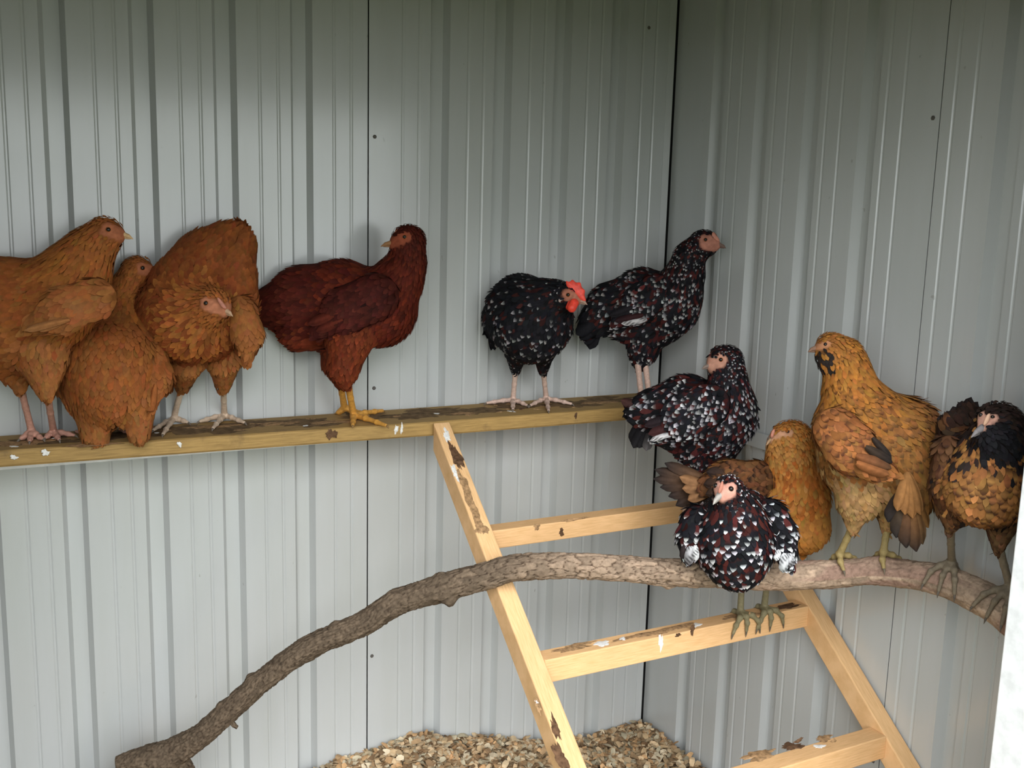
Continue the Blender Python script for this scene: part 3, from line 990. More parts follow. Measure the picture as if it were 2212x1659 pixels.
def make_leg(parent, hock, ankle, toes, color, clawcol=None, rs=0.0062, hind=None, colfn=None):
    """hock, ankle: world points; toes: lists of world points from the ankle outwards (last is the claw root)"""
    hock, ankle = np.asarray(hock, float), np.asarray(ankle, float)
    segs = [(hock, hock * 0.5 + ankle * 0.5, rs * 1.15, rs * 0.9), (hock * 0.5 + ankle * 0.5, ankle, rs * 0.9, rs * 1.05)]
    claws = []
    for t in toes:
        pts = [ankle] + [np.asarray(q, float) for q in t]
        n = len(pts) - 1
        rad = np.linspace(rs * 0.90, rs * 0.52, n + 1)
        for i in range(n):
            segs.append((pts[i], pts[i + 1], rad[i], rad[i + 1]))
            if i < n - 1: segs.append((pts[i + 1], pts[i + 1], rad[i + 1] * 1.12, rad[i + 1] * 1.12))
        claws.append((pts[-2], pts[-1], rad[-1]))
    leg = sdf_part('leg', parent, segs, 0.0019, M_LEG, color, k=0.0035)
    for a, b, r in claws:
        d = norm(b - a)
        c1 = b + d * 0.005 + np.array([0, 0, -0.001]); c2 = b + d * 0.010 + np.array([0, 0, -0.005])
        o = sdf_part('claw', leg, [(b, c1, r * 0.75, r * 0.55), (c1, c2, r * 0.55, 0.0006)], 0.0012, M_LEG, clawcol if clawcol is not None else (0.16, 0.13, 0.10), k=0.001)
    return leg

def flat_toes(ankle, tips, z, lift=0.004):
    """toes lying on a level surface at height z"""
    out = []
    for t in tips:
        t = np.array(t, float); t[2] = z + 0.0048
        a = np.array(ankle, float)
        out.append([a * 0.62 + t * 0.38 + np.array([0, 0, (z + 0.006 - (a * 0.62 + t * 0.38)[2]) * 0.55 + 0.002]), a * 0.28 + t * 0.72 + np.array([0, 0, z + 0.0065 - (a * 0.28 + t * 0.72)[2]]), t])
    return out

def beak(parent, base, tip, r, col, lower=True, up=(0, 0, 1)):
    base, tip = np.asarray(base, float), np.asarray(tip, float)
    d = norm(tip - base); L = np.linalg.norm(tip - base)
    up = norm(np.asarray(up, float) - d * np.dot(up, d))
    b0 = base - d * 0.004
    segs = [(b0 + up * r * 0.15, base + d * L * 0.55 + up * r * 0.32, r, r * 0.55), (base + d * L * 0.55 + up * r * 0.32, tip - up * r * 0.1, r * 0.55, 0.0008)]
    o = sdf_part('beak', parent, segs, 0.0011, M_SKIN, col, k=0.001)
    if lower:
        sdf_part('lower_mandible', o, [(b0 - up * r * 0.75, base + d * L * 0.78 - up * r * 0.30, r * 0.55, 0.0011)], 0.0011, M_SKIN, np.array(col) * 0.9, k=0.001)
    return o

def chicken(spec):
    r_ = np.random.default_rng(spec['seed'])
    sh = Shape(spec['D'], spec.get('q', 0.88), spec.get('k', 0.020))
    for beads, tags in spec['chains']:
        sh.chain(beads, tags)
    name = spec.get('name', 'hen')
    bp = spec['base']
    t = empty(name, bp, spec['label'], 'chicken', None)
    V, Fq = sh.mesh(0.0046)
    W0 = sh.world(V)
    # face
    hp = spec['head']       # dict: centre(px,py,dD), r(px), eye(px,py), beak base/tip (px,py,dD)
    Hc = at(hp['c'][0], hp['c'][1], sh.D0 + hp['c'][2])
    hr = hp['r'] * sh.D0 / FPX
    bb = at(hp['beak'][0][0], hp['beak'][0][1], sh.D0 + hp['beak'][0][2]); bt = at(hp['beak'][1][0], hp['beak'][1][1], sh.D0 + hp['beak'][1][2])
    bdir = norm(bt - bb)
    ed = hp.get('eye_d')
    if ed is None: ed = sh.hit(*hp['eye'])
    E1 = at(hp['eye'][0], hp['eye'][1], sh.D0 + ed)
    fwd = norm(bb - Hc)
    upv = norm(np.array([0, 0, 1.0]) - fwd * fwd[2])
    lat = norm(np.cross(fwd, upv))
    if np.dot(E1 - Hc, lat) < 0: lat = -lat
    off = np.dot(E1 - Hc, lat)
    E2 = E1 - lat * 2 * max(off, 0.3 * hr)
    fr = hp.get('face', 0.62) * hr
    face_pts = []
    if hp.get('skin') is not None:
        face_pts = [(E1, bb, fr), (E2, bb, fr)]
        if hp.get('face_low'): face_pts += [(E1 - upv * hr * 0.35, bb - upv * hr * 0.2, fr * 0.8)]
    skin = np.array(hp.get('skin') if hp.get('skin') is not None else (0.4, 0.2, 0.12))
    # body colours
    w = tag_weights(sh, V)
    tg = [sg[4] for sg in sh.segs]
    dom = np.array(tg)[w.argmax(0)]
    N = vnormals(W0, Fq)
    c0, c1, c2 = spec['palette'](dom, W0, N, r_)
    # one even under-colour per region, blended across region borders
    mean = {}
    for tt in set(tg):
        a0, a1, a2 = spec['palette'](np.array([tt] * 200), np.zeros((200, 3)), np.zeros((200, 3)), np.random.default_rng(1))
        mean[tt] = a1.mean(0)
    cb = w.T @ np.array([mean[x] for x in tg])
    sm = skinned(sh, W0, face_pts, r_) if face_pts else np.full(len(V), 9.0)
    sk = np.clip((1.15 - sm) / 0.35, 0, 1)
    W0 = W0 - N * (0.0022 * (1 - sk))[:, None]
    sc = skin * (0.80 + 0.35 * vnoise(W0[:, 0] * 220 + 70, W0[:, 2] * 220 + 70, 5))[:, None]
    cb = cb * (1 - sk[:, None]) + sc * sk[:, None]
    body = mesh_obj('body', W0, Fq, M_FEATHER, t, colors=np.clip(cb, 0, 1))
    v, f, c = build_plumage(t, sh, V, Fq, spec['palette'], face_pts, r_)
    po = mesh_obj('plumage', v, f, M_FEATHER, t, colors=c); po['kind'] = 'stuff'
    # beak, eyes, comb, wattle
    beak(t, bb, bt, hp.get('beak_r', 0.0052), hp.get('beak_col', (0.45, 0.28, 0.14)), up=upv)
    er = hp.get('eye_r', 0.0050)
    vd = norm(CAM - E1)
    for E, dr in ((E1, norm(E1 - Hc)), (E2, norm(E2 - Hc))):
        if E is E1: dr = norm(dr * 0.5 + vd * 0.5)
        eo = ball('eye', t, E - dr * er * 0.25, er, M_IRIS if hp.get('iris', True) else M_EYE, axis=dr, squash=0.8)
        ball('pupil', eo, E + dr * er * 0.28, er * 0.74, M_EYE, axis=dr, squash=0.6, seg=10)
    if hp.get('lobe'):
        lx = hp['lobe']
        ball('ear_lobe', t, at(lx[0], lx[1], sh.D0 + sh.hit(lx[0], lx[1])), lx[2], M_LOBE, squash=0.3, axis=vd)
    for cspec in hp.get('comb', []):
        comb(t, sh, cspec)
    for ws in hp.get('wattle', []):
        a = at(ws[0], ws[1], sh.D0 + ws[2]); b = at(ws[3], ws[4], sh.D0 + ws[5])
        sdf_part('wattle', t, [(a, b, ws[6], ws[7])], 0.0015, ws[8] if len(ws) > 8 else M_COMB, (0.7, 0.06, 0.03))
    # wings
    for ws in spec.get('wings', []):
        wing(t, sh, ws, spec, r_)
    # tail
    for tf in spec.get('tail', []):
        b, e, wd, c0_, c1_ = tf[:5]
        B = at(b[0], b[1], sh.D0 + b[2]); T = at(e[0], e[1], sh.D0 + e[2])
        nr = tf[5] if len(tf) > 5 else -AF + 0.4 * AU
        long_feather('tail_feather', t, B, T, wd * sh.D0 / FPX, nr, c0_, c1_, bend=tf[6] if len(tf) > 6 else 0.06)
    # legs
    ends = [bd[-1] for bd, tgs in spec['chains'] if tgs == 'thigh']
    for lg in spec.get('legs', []):
        q = np.asarray(lg['hock']) - CAM
        hx, hy = 1106 + FPX * (q @ AR) / (q @ AF), 829.5 - FPX * (q @ AU) / (q @ AF)
        if ends:        # start the shank at the end of its own thigh
            e_ = min(ends, key=lambda b: abs(b[0] - hx) + abs(b[1] - hy))
            lg['hock'] = at(hx if abs(hx - e_[0]) < 25 else e_[0], e_[1] - 1, sh.D0 + e_[2])
        make_leg(t, lg['hock'], lg['ankle'], lg['toes'], spec['leg_col'], spec.get('claw_col'), rs=lg.get('rs', 0.0062))
    return t, sh

def comb(parent, sh, cs):
    """flat serrated comb: outline as (px,py) list at depth dD, thickness in metres"""
    pts = [at(x, y, sh.D0 + cs['d']) for x, y in cs['pts']]
    c = np.mean(pts, 0)
    n = norm(cs.get('n', AF))
    m = len(pts); th = cs.get('th', 0.003)
    v = [c - n * th * 1.1, c + n * th * 1.1] + [p - n * th * 0.5 for p in pts] + [p + n * th * 0.5 for p in pts]
    f = []
    for i in range(m):
        j = (i + 1) % m
        f += [[0, 2 + j, 2 + i], [1, 2 + m + i, 2 + m + j], [2 + i, 2 + j, 2 + m + j, 2 + m + i]]
    o = mesh_obj('comb', v, f, cs.get('mat', M_COMB), parent, smooth=False)
    md = o.modifiers.new('sub', 'SUBSURF'); md.levels = 2; md.render_levels = 2
    return o

def wing(parent, sh, ws, spec, r_):
    """folded wing: flattened shell with coverts and a row of flight feathers"""
    ws_ = Shape(sh.D0, ws.get('q', 0.35), 0.012)
    beads = [list(b) for b in ws['beads']]
    # the wing's own flattening is about its mean depth
    dm = np.mean([b[2] for b in beads])
    ws_.D0 = sh.D0 + dm
    for b in beads: b[2] = (b[2] - dm)
    ws_.chain([tuple(b) for b in beads], 'wing')
    V, Fq = ws_.mesh(0.0040)
    W0 = ws_.world(V)
    pal = ws.get('palette', spec['palette'])
    N = vnormals(W0, Fq)
    dom = np.array(['wing'] * len(V))
    c0, c1, c2 = pal(dom, W0, N, r_)
    v, f, c = build_plumage(parent, ws_, V, Fq, pal, [], r_, ntry=12000, scale=ws.get('scale', 1.0))
    allv = np.concatenate([W0, v]); nb = len(W0)
    allf = Fq.tolist() + [[i + nb for i in q] for q in f]
    allc = np.concatenate([np.tile(c1.mean(0), (nb, 1)), c])
    wo = mesh_obj('wing', allv, allf, M_FEATHER, parent, colors=np.clip(allc, 0, 1))
    for fl in ws.get('flight', []):
        b, e, wd, ca, cb = fl[:5]
        B = at(b[0], b[1], sh.D0 + b[2]); T = at(e[0], e[1], sh.D0 + e[2])
        long_feather('flight_feather', wo, B, T, wd * sh.D0 / FPX, fl[5] if len(fl) > 5 else -AF, ca, cb, bend=0.04)
    return wo
# ------------------------------------------------------------------ the flock
def yD(px, py, y):
    d = AF + AR * (px - 1106.0) / FPX - AU * (py - 829.5) / FPX
    return float((y - CAM[1]) / d[1])
PZ = 0.981
def plank_leg(hock, ankle, tips, hD=None, rs=0.0062, ay=None):
    A = on_z(ankle[0], ankle[1], PZ + 0.008) if ay is None else at(ankle[0], ankle[1], yD(ankle[0], ankle[1], ay))
    D = (A - CAM) @ AF
    H = at(hock[0], hock[1], D + (hD or 0.0))
    return dict(hock=H, ankle=A, toes=flat_toes(A, [on_z(x, y, PZ + 0.003) for x, y in tips], PZ), rs=rs)

BUFF = dict(body=(.26, .085, .022), head=(.28, .090, .024), neck=(.28, .095, .022), hackle=(.28, .095, .022), breast=(.25, .075, .019), saddle=(.24, .076, .020),
            fluff=(.25, .082, .022), thigh=(.27, .100, .030), wing=(.25, .085, .024), beard=(.5, .2, .05))
P_BUFF = pal_plain(BUFF, 1.07, 0.90, 0.07)
P_BUFFWING = pal_plain({'body': (.28, .105, .033), 'wing': (.27, .095, .028)}, 1.07, 0.9, 0.07)
FACE_BUFF = (.34, .115, .055)

# 1 -- buff hen at the left edge
D = yD(60, 660, -0.112)
chicken(dict(seed=11, D=D, q=0.80, base=on_z(92, 936, PZ), palette=P_BUFF,
    label='buff hen at the left end of the plank, body cut by the picture edge', leg_col=(.52, .27, .20),
    chains=[([(222, 505, 0, 36), (190, 548, 0, 50), (158, 600, 0, 72), (110, 655, 0, 92), (20, 675, 0, 112), (-95, 655, 0, 92), (-180, 590, 0, 40)], ['head', 'hackle', 'hackle', 'breast', 'body', 'saddle']),
            ([(258, 508, 0, 12), (236, 508, 0, 28)], 'head'),
            ([(40, 720, .02, 92), (-60, 730, .02, 70)], 'fluff'),
            ([(30, 760, .025, 56), (42, 828, .02, 18)], 'thigh'), ([(92, 765, -.01, 56), (100, 846, -.02, 18)], 'thigh')],
    head=dict(c=(224, 508, 0), r=36, eye=(234, 496), beak=((262, 507, 0), (288, 516, 0)), skin=FACE_BUFF, face=.52, beak_col=(.55, .36, .18), beak_r=.0062),
    wings=[dict(beads=[(208, 645, -.085, 44), (140, 668, -.095, 46), (66, 704, -.09, 13)], q=.35, palette=P_BUFFWING,
                flight=[((150, 690, -.115), (52, 714, -.10), 16, (.30, .12, .04), (.34, .15, .055)), ((130, 700, -.11), (80, 712, -.10), 16, (.30, .12, .04), (.33, .14, .05))]),
           dict(beads=[(150, 630, .085, 44), (70, 655, .09, 46), (-20, 690, .08, 13)], q=.35, palette=P_BUFFWING)],
    tail=[((-150, 600, d), (-260, 520 + 14 * i, d * 1.6), 34, (.34, .13, .04), (.22, .09, .03)) for i, d in enumerate((-.03, -.015, 0, .015, .03))],
    legs=[plank_leg((42, 826), (68, 930), [(92, 950), (64, 955), (44, 950)], 0, ay=-.055), plank_leg((101, 846), (116, 934), [(98, 948), (128, 952), (160, 942)], 0)]))

# 2 -- buff hen seen from behind
D = yD(242, 790, -0.112)
chicken(dict(seed=12, D=D, q=0.86, base=on_z(250, 945, PZ), palette=P_BUFF,
    label='buff hen facing the wall, fluffy rear to the camera, beside the leftmost hen', leg_col=(.52, .27, .20),
    chains=[([(293, 584, .045, 29), (272, 630, .045, 33), (265, 680, .04, 44), (256, 730, .035, 78), (244, 790, 0, 104), (240, 830, -.02, 86)], ['head', 'neck', 'hackle', 'saddle', 'fluff']),
            ([(326, 587, .045, 9), (302, 584, .045, 23)], 'head'),
            ([(180, 800, -.01, 56), (190, 850, -.01, 44)], 'fluff'),
            ([(206, 862, -.02, 48), (206, 932, -.015, 32)], 'thigh'), ([(298, 862, -.02, 40), (300, 932, -.015, 24)], 'thigh')],
    head=dict(c=(294, 584, .045), r=29, eye=(308, 579), beak=((331, 587, .045), (356, 591, .045)), skin=FACE_BUFF, face=.5, beak_col=(.58, .38, .20), beak_r=.0055),
    wings=[dict(beads=[(322, 765, .0, 36), (340, 815, -.01, 32), (325, 878, -.03, 9)], q=.9, palette=P_BUFF, flight=[((335, 830, -.04), (326, 893, -.035), 16, (.25, .08, .022), (.25, .08, .022))]),
           dict(beads=[(158, 765, .0, 34), (142, 815, -.01, 30), (150, 870, -.03, 9)], q=.9, palette=P_BUFF)],
    legs=[dict(hock=at(206, 940, D - .01), ankle=on_z(206, 944, PZ + .008), toes=flat_toes(on_z(206, 944, PZ + .008), [on_z(206, 944, PZ) + np.array(q) for q in ((.03, .04, 0), (0, .05, 0), (-.03, .04, 0))], PZ)),
          dict(hock=at(300, 938, D - .01), ankle=on_z(300, 940, PZ + .008), toes=flat_toes(on_z(300, 940, PZ + .008), [on_z(300, 940, PZ) + np.array(q) for q in ((.03, .04, 0), (0, .05, 0), (-.03, .04, 0))], PZ))]))

# 3 -- buff hen bending towards the camera, tail up
D = yD(440, 640, -0.105)
chicken(dict(seed=13, D=D, q=0.80, base=on_z(430, 908, PZ), palette=pal_plain({**BUFF, 'body': (.20, .058, .016), 'breast': (.19, .050, .014), 'saddle': (.21, .062, .017)}, 1.10, .85, .10),
    label='buff hen stooping with head lowered and tail raised, pale legs on the plank', leg_col=(.62, .47, .34),
    chains=[([(457, 662, -.095, 36), (440, 672, -.075, 48), (415, 690, -.045, 82), (425, 650, -.0, 106), (455, 590, .02, 88), (488, 545, .03, 58), (506, 508, .035, 24)], ['head', 'hackle', 'breast', 'body', 'saddle', 'saddle']),
            ([(484, 672, -.112, 12), (466, 665, -.10, 29)], 'head'),
            ([(370, 680, -.02, 80), (385, 715, -.02, 62)], 'breast'),
            ([(505, 660, -.0, 52), (500, 610, .01, 52)], 'body'),
            ([(450, 722, -.02, 54), (440, 700, .01, 60)], 'breast'),
            ([(400, 775, .02, 42), (394, 832, .065, 16)], 'thigh'), ([(484, 775, .02, 36), (482, 832, .065, 16)], 'thigh')],
    head=dict(c=(460, 664, -.097), r=35, eye=(445, 655), beak=((486, 672, -.112), (503, 683, -.122)), skin=(.42, .16, .085), face=.46, beak_col=(.50, .32, .20), beak_r=.0062,
              comb=[dict(pts=[(466, 640), (474, 643), (484, 655), (492, 668), (484, 668), (474, 660)], d=-.125, mat=M_PALECOMB)]),
    wings=[dict(beads=[(520, 672, -.045, 34), (534, 720, -.05, 32), (534, 768, -.045, 14)], q=.8, palette=P_BUFFWING, flight=[((540, 730, -.06), (528, 783, -.055), 18, (.28, .10, .03), (.28, .10, .03)), ((530, 725, -.06), (516, 770, -.055), 16, (.26, .09, .028), (.28, .10, .03))]),
           dict(beads=[(322, 660, -.02, 36), (312, 700, -.02, 30), (322, 745, -.02, 10)], q=.9)],
    tail=[((500, 530, .03), (512, 474, .04), 18, (.20, .06, .018), (.17, .05, .016)), ((490, 530, .03), (490, 484, .04), 18, (.20, .06, .018), (.17, .05, .016)), ((480, 540, .03), (446, 498, .04), 12, (.25, .08, .022), (.2, .06, .018)),
          ((420, 580, .0), (380, 543, .03), 14, (.20, .06, .018), (.17, .05, .016)), ((415, 590, .0), (376, 552, .03), 14, (.20, .06, .018), (.17, .05, .016)), ((510, 540, .03), (524, 486, .045), 18, (.20, .06, .018), (.17, .05, .016))],
    legs=[plank_leg((394, 832), (375, 905), [(331, 931), (405, 914), (352, 940)], -.01), plank_leg((482, 832), (485, 898), [(432, 912), (460, 927), (528, 915)], -.01)]))

# 4 -- red hen in profile, head turned back
RED = dict(body=(.060, .010, .006), head=(.065, .011, .006), neck=(.085, .014, .006), hackle=(.075, .012, .006), breast=(.095, .015, .006), saddle=(.065, .011, .006), fluff=(.12, .022, .009),
           thigh=(.13, .026, .009), wing=(.050, .009, .006))
P_RED = pal_plain(RED, 1.25, .75, .16)
D = yD(736, 649, -0.086)
chicken(dict(seed=14, D=D, q=0.76, base=on_z(765, 900, PZ), palette=P_RED,
    label='dark red hen standing side-on with yellow legs, head turned to look left', leg_col=(.62, .30, .055), claw_col=(.25, .14, .05),
    chains=[([(886, 520, 0, 34), (880, 568, 0, 36), (860, 604, 0, 50), (820, 668, 0, 76), (738, 650, 0, 84), (660, 652, 0, 74), (600, 662, 0, 44), (566, 672, 0, 22)], ['head', 'neck', 'hackle', 'breast', 'body', 'saddle', 'saddle']),
            ([(853, 525, -.012, 11), (874, 520, -.005, 28)], 'head'),
            ([(730, 690, 0, 62), (652, 715, 0, 42)], 'fluff'),
            ([(758, 726, -.035, 52), (742, 790, -.035, 31), (746, 822, -.035, 15)], 'thigh'), ([(735, 726, .035, 48), (728, 782, .035, 28), (734, 822, .03, 14)], 'thigh')],
    head=dict(c=(882, 521, -.004), r=34, eye=(874, 512), beak=((848, 526, -.012), (822, 532, -.02)), skin=(.26, .065, .032), face=.46, beak_col=(.28, .14, .06), beak_r=.0068,
              comb=[dict(pts=[(846, 512), (852, 500), (858, 494), (864, 494), (862, 502), (854, 516)], d=-.012, mat=mat_plain('dull_comb', (.36, .12, .07), .6))]),
    wings=[dict(beads=[(812, 640, -.062, 50), (750, 668, -.07, 48), (694, 712, -.062, 16)], q=.32, palette=pal_plain(RED, 1.3, .7, .2),
                flight=[((740, 690, -.085), (682, 716, -.07), 22, (.11, .02, .01), (.06, .012, .008)), ((730, 676, -.085), (664, 700, -.07), 22, (.11, .02, .01), (.06, .012, .008))]),
           dict(beads=[(812, 640, .062, 50), (750, 668, .07, 48), (694, 712, .062, 16)], q=.32)],
    tail=[((590, 640 + 8 * i, d), (548, 656 + 13 * i, d * 1.3), 26, (.07, .014, .009), (.03, .010, .008)) for i, d in enumerate((-.02, -.01, 0, .012, .02))],
    legs=[plank_leg((750, 824), (764, 897), [(826, 889), (834, 921), (762, 920)], 0, .0072), plank_leg((734, 824), (744, 880), [(776, 892), (729, 893), (790, 896)], 0, .0072, ay=-.04)]))

# 5 -- black rooster with a red comb
BLK = (.009, .008, .010)
D = yD(1142, 690, -0.112)
chicken(dict(name='rooster', seed=15, D=D, q=0.86, base=on_z(1145, 872, PZ), palette=pal_speckle(.14, pm=.2, mahog=(.035, .010, .009), white=(.27, .26, .26), per={'breast': .28, 'thigh': .3, 'hackle': .08, 'neck': .08}),
    label='black speckled young rooster with bright red comb and wattles on the plank', leg_col=(.66, .47, .38),
    chains=[([(1224, 641, -.075, 25), (1205, 645, -.055, 34), (1180, 660, -.03, 52), (1150, 690, -.015, 80), (1128, 662, .01, 64), (1086, 678, .035, 36), (1066, 700, .045, 18)], ['head', 'neck', 'hackle', 'breast', 'body', 'saddle']),
            ([(1248, 648, -.088, 9), (1231, 642, -.08, 21)], 'head'),
            ([(1090, 660, .0, 30), (1100, 700, .0, 44)], 'body'),
            ([(1150, 700, -.02, 78), (1145, 730, -.01, 52)], 'breast'),
            ([(1116, 758, .015, 25), (1114, 796, .055, 11)], 'thigh'), ([(1174, 758, .015, 25), (1173, 797, .055, 11)], 'thigh')],
    head=dict(c=(1228, 642, -.078), r=25, eye=(1227, 637), beak=((1252, 650, -.088), (1269, 658, -.094)), skin=(.36, .14, .09), face=.56, beak_col=(.36, .24, .18), beak_r=.006,
              lobe=(1211, 649, .0048),
              comb=[dict(pts=[(1228, 630), (1222, 616), (1221, 602), (1229, 612), (1237, 599), (1243, 613), (1256, 606), (1255, 622), (1267, 626), (1261, 638), (1270, 652), (1258, 652), (1246, 640), (1236, 634)], d=-.094, th=.005)],
              wattle=[(1240, 655, -.105, 1235, 665, -.11, .010, .010), (1232, 656, -.098, 1228, 664, -.10, .007, .006)]),
    wings=[dict(beads=[(1082, 650, .0, 28), (1070, 690, .02, 24), (1066, 735, .03, 9)], q=1.0, flight=[((1072, 690, .02), (1062, 742, .03), 16, (.05, .012, .01), (.09, .03, .025)), ((1078, 700, .015), (1072, 752, .025), 16, (.02, .01, .01), (.2, .18, .17))]),
           dict(beads=[(1206, 680, .0, 26), (1212, 710, .015, 22), (1208, 735, .02, 8)], q=1.0)],
    tail=[((1080, 680, .035), (1050 + 3 * i, 690 + 16 * i, .05 + .004 * i), 22, (.03, .01, .01), (.055, .016, .015)) for i in range(4)],
    legs=[plank_leg((1114, 795), (1108, 864), [(1052, 872), (1108, 886), (1138, 877)], 0), plank_leg((1173, 797), (1180, 861), [(1146, 877), (1185, 889), (1234, 874)], 0)]))

# 6 -- speckled hen by the corner
D = 2.30
P_SP6 = pal_speckle(.42, pm=.42, white=(.34, .33, .33), per={'saddle': .12, 'fluff': .2, 'wing': .42})
LA6 = [on_z(1388, 884, PZ + .008), on_z(1405, 876, PZ + .008)]
chicken(dict(seed=16, D=D, q=0.74, base=on_z(1396, 880, PZ), palette=P_SP6,
    label='black and white speckled hen standing tall in the corner, facing the right wall', leg_col=(.66, .45, .36),
    chains=[([(1516, 526, -.10, 28), (1489, 556, -.085, 30), (1481, 590, -.065, 37), (1464, 628, -.04, 50), (1450, 660, -.02, 58), (1390, 648, 0, 64), (1326, 664, 0, 52), (1290, 690, 0, 32), (1278, 705, 0, 22)], ['head', 'neck', 'hackle', 'breast', 'body', 'body', 'saddle', 'saddle']),
            ([(1549, 530, -.115, 9), (1530, 526, -.107, 22)], 'head'),
            ([(1430, 690, 0, 52), (1350, 700, 0, 36)], 'fluff'),
            ([(1402, 715, .0, 42), (1390, 752, .01, 30), (1384, 780, .02, 17)], 'thigh')],
    head=dict(c=(1520, 526, -.104), r=28, eye=(1524, 518), beak=((1554, 530, -.116), (1568, 536, -.122)), skin=(.40, .17, .12), face=.50, beak_col=(.16, .10, .08), beak_r=.0058, face_low=True,
              comb=[dict(pts=[(1536, 512), (1538, 499), (1545, 503), (1549, 510), (1554, 516), (1556, 524), (1546, 520)], d=-.122, mat=M_PALECOMB)]),
    wings=[dict(beads=[(1420, 628, -.062, 38), (1385, 655, -.07, 38), (1340, 690, -.066, 13)], q=.32, flight=[((1398, 690, -.088), (1342, 699, -.078), 14, (.35, .33, .33), (.5, .48, .48)), ((1390, 680, -.088), (1328, 694, -.075), 16, (.03, .01, .01), (.02, .01, .012)), ((1372, 662, -.085), (1316, 682, -.075), 18, (.012, .01, .012), (.01, .009, .011))]),
           dict(beads=[(1420, 628, .058, 36), (1385, 655, .062, 36), (1340, 690, .058, 13)], q=.32)],
    tail=[((1292, 690, d), (1244 + 10 * i, 722 + 11 * i, d * 1.4), 30, (.010, .009, .011), (.008, .008, .010)) for i, d in enumerate((-.024, -.012, 0, .01))],
    legs=[dict(hock=at(1377, 785, 2.37), ankle=LA6[0], toes=flat_toes(LA6[0], [LA6[0] + np.array(q) for q in ((.045, -.02, 0), (.03, -.045, 0), (-.03, .01, 0))], PZ), rs=.0068),
          dict(hock=at(1393, 783, 2.39), ankle=LA6[1], toes=flat_toes(LA6[1], [LA6[1] + np.array(q) for q in ((.045, -.01, 0), (.03, -.045, 0), (-.03, .01, 0))], PZ), rs=.0068)]))

# 7 -- speckled hen on the top rung
D = yD(1483, 881, -0.375)
P_SP7 = pal_speckle(.46, pm=.5, white=(.42, .41, .42), per={'saddle': .35, 'fluff': .12, 'breast': .5, 'hackle': .5})
A7 = [np.array([-0.185, -0.370, 0.813]), np.array([-0.125, -0.370, 0.813])]
def rung_toes(A, y0, zt, fan=.022):
    """toes over a rung: front three bend down the front face, hind toe behind"""
    o = []
    for k in (-1, 0, 1):
        f1 = np.array([A[0] + fan * .55 * k, y0 - .001, zt + .006]); f2 = np.array([A[0] + fan * k, y0 - .0055, zt - .006]); f3 = np.array([A[0] + fan * 1.2 * k, y0 - .0045, zt - .022])
        o.append([f1, f2, f3])
    o.append([np.array([A[0], y0 + .034, zt + .004]), np.array([A[0], y0 + .046, zt - .008])])
    return o
chicken(dict(seed=17, D=D, q=0.78, base=(-0.155, -0.37, 0.804), palette=P_SP7,
    label='white-flecked mahogany hen settled on the top rung below the corner hen, looking left', leg_col=(.60, .44, .36),
    chains=[([(1570, 782, -.05, 37), (1573, 826, -.05, 37), (1570, 864, -.05, 49), (1562, 908, -.05, 60), (1484, 884, 0, 70), (1424, 892, .0, 52), (1390, 890, 0, 32)], ['head', 'hackle', 'hackle', 'breast', 'body', 'saddle']),
            ([(1537, 790, -.064, 10), (1558, 783, -.054, 28)], 'head'),
            ([(1556, 930, -.04, 50), (1500, 945, -.01, 48), (1445, 930, 0, 38)], ['breast', 'fluff']),
            ([(1588, 880, -.05, 42), (1590, 905, -.05, 40)], 'breast'),
            ([(1505, 960, -.02, 36), (1512, 1010, -.02, 20)], 'thigh'), ([(1560, 955, -.04, 36), (1560, 1010, -.03, 20)], 'thigh')],
    head=dict(c=(1566, 782, -.052), r=36, eye=(1557, 777), beak=((1531, 791, -.064), (1516, 797, -.07)), skin=(.46, .23, .16), face=.44, beak_col=(.22, .16, .13), beak_r=.0058,
              comb=[dict(pts=[(1530, 784), (1536, 776), (1545, 766), (1550, 764), (1546, 774), (1538, 786)], d=-.068, mat=M_PALECOMB)]),
    wings=[dict(beads=[(1535, 872, -.11, 42), (1490, 895, -.10, 50), (1425, 938, -.075, 16)], q=.34, palette=pal_speckle(.58, pm=.5, white=(.48, .47, .48)),
                flight=[((1470, 930, -.105), (1404, 952, -.085), 12, (.4, .38, .38), (.6, .58, .58)), ((1462, 918, -.105), (1400, 938, -.085), 20, (.03, .01, .01), (.05, .02, .02)), ((1455, 900, -.10), (1392, 920, -.085), 20, (.012, .01, .012), (.02, .012, .014))]),
           dict(beads=[(1612, 882, -.03, 20), (1616, 905, -.02, 18), (1608, 935, 0, 8)], q=1.1, palette=pal_speckle(.6, pm=.4))],
    tail=[((1400, 885, -.01), (1341, 864, -.01), 22, (.012, .01, .012), (.05, .02, .016)), ((1400, 892, .0), (1346, 874, .01), 22, (.012, .01, .012), (.03, .012, .012)),
          ((1395, 915, -.02), (1368, 968, -.02), 26, (.010, .009, .011), (.012, .011, .012)), ((1400, 915, -.02), (1380, 968, -.025), 24, (.010, .009, .011), (.012, .011, .012)), ((1390, 905, -.01), (1362, 955, 0), 26, (.010, .009, .011), (.012, .011, .012)), ((1405, 925, -.025), (1396, 974, -.03), 22, (.010, .009, .011), (.1, .09, .09))],
    legs=[dict(hock=at(1512, 1008, D - .02), ankle=A7[0], toes=rung_toes(A7[0], -0.388, 0.804)), dict(hock=at(1560, 1008, D - .03), ankle=A7[1], toes=rung_toes(A7[1], -0.388, 0.804))]))

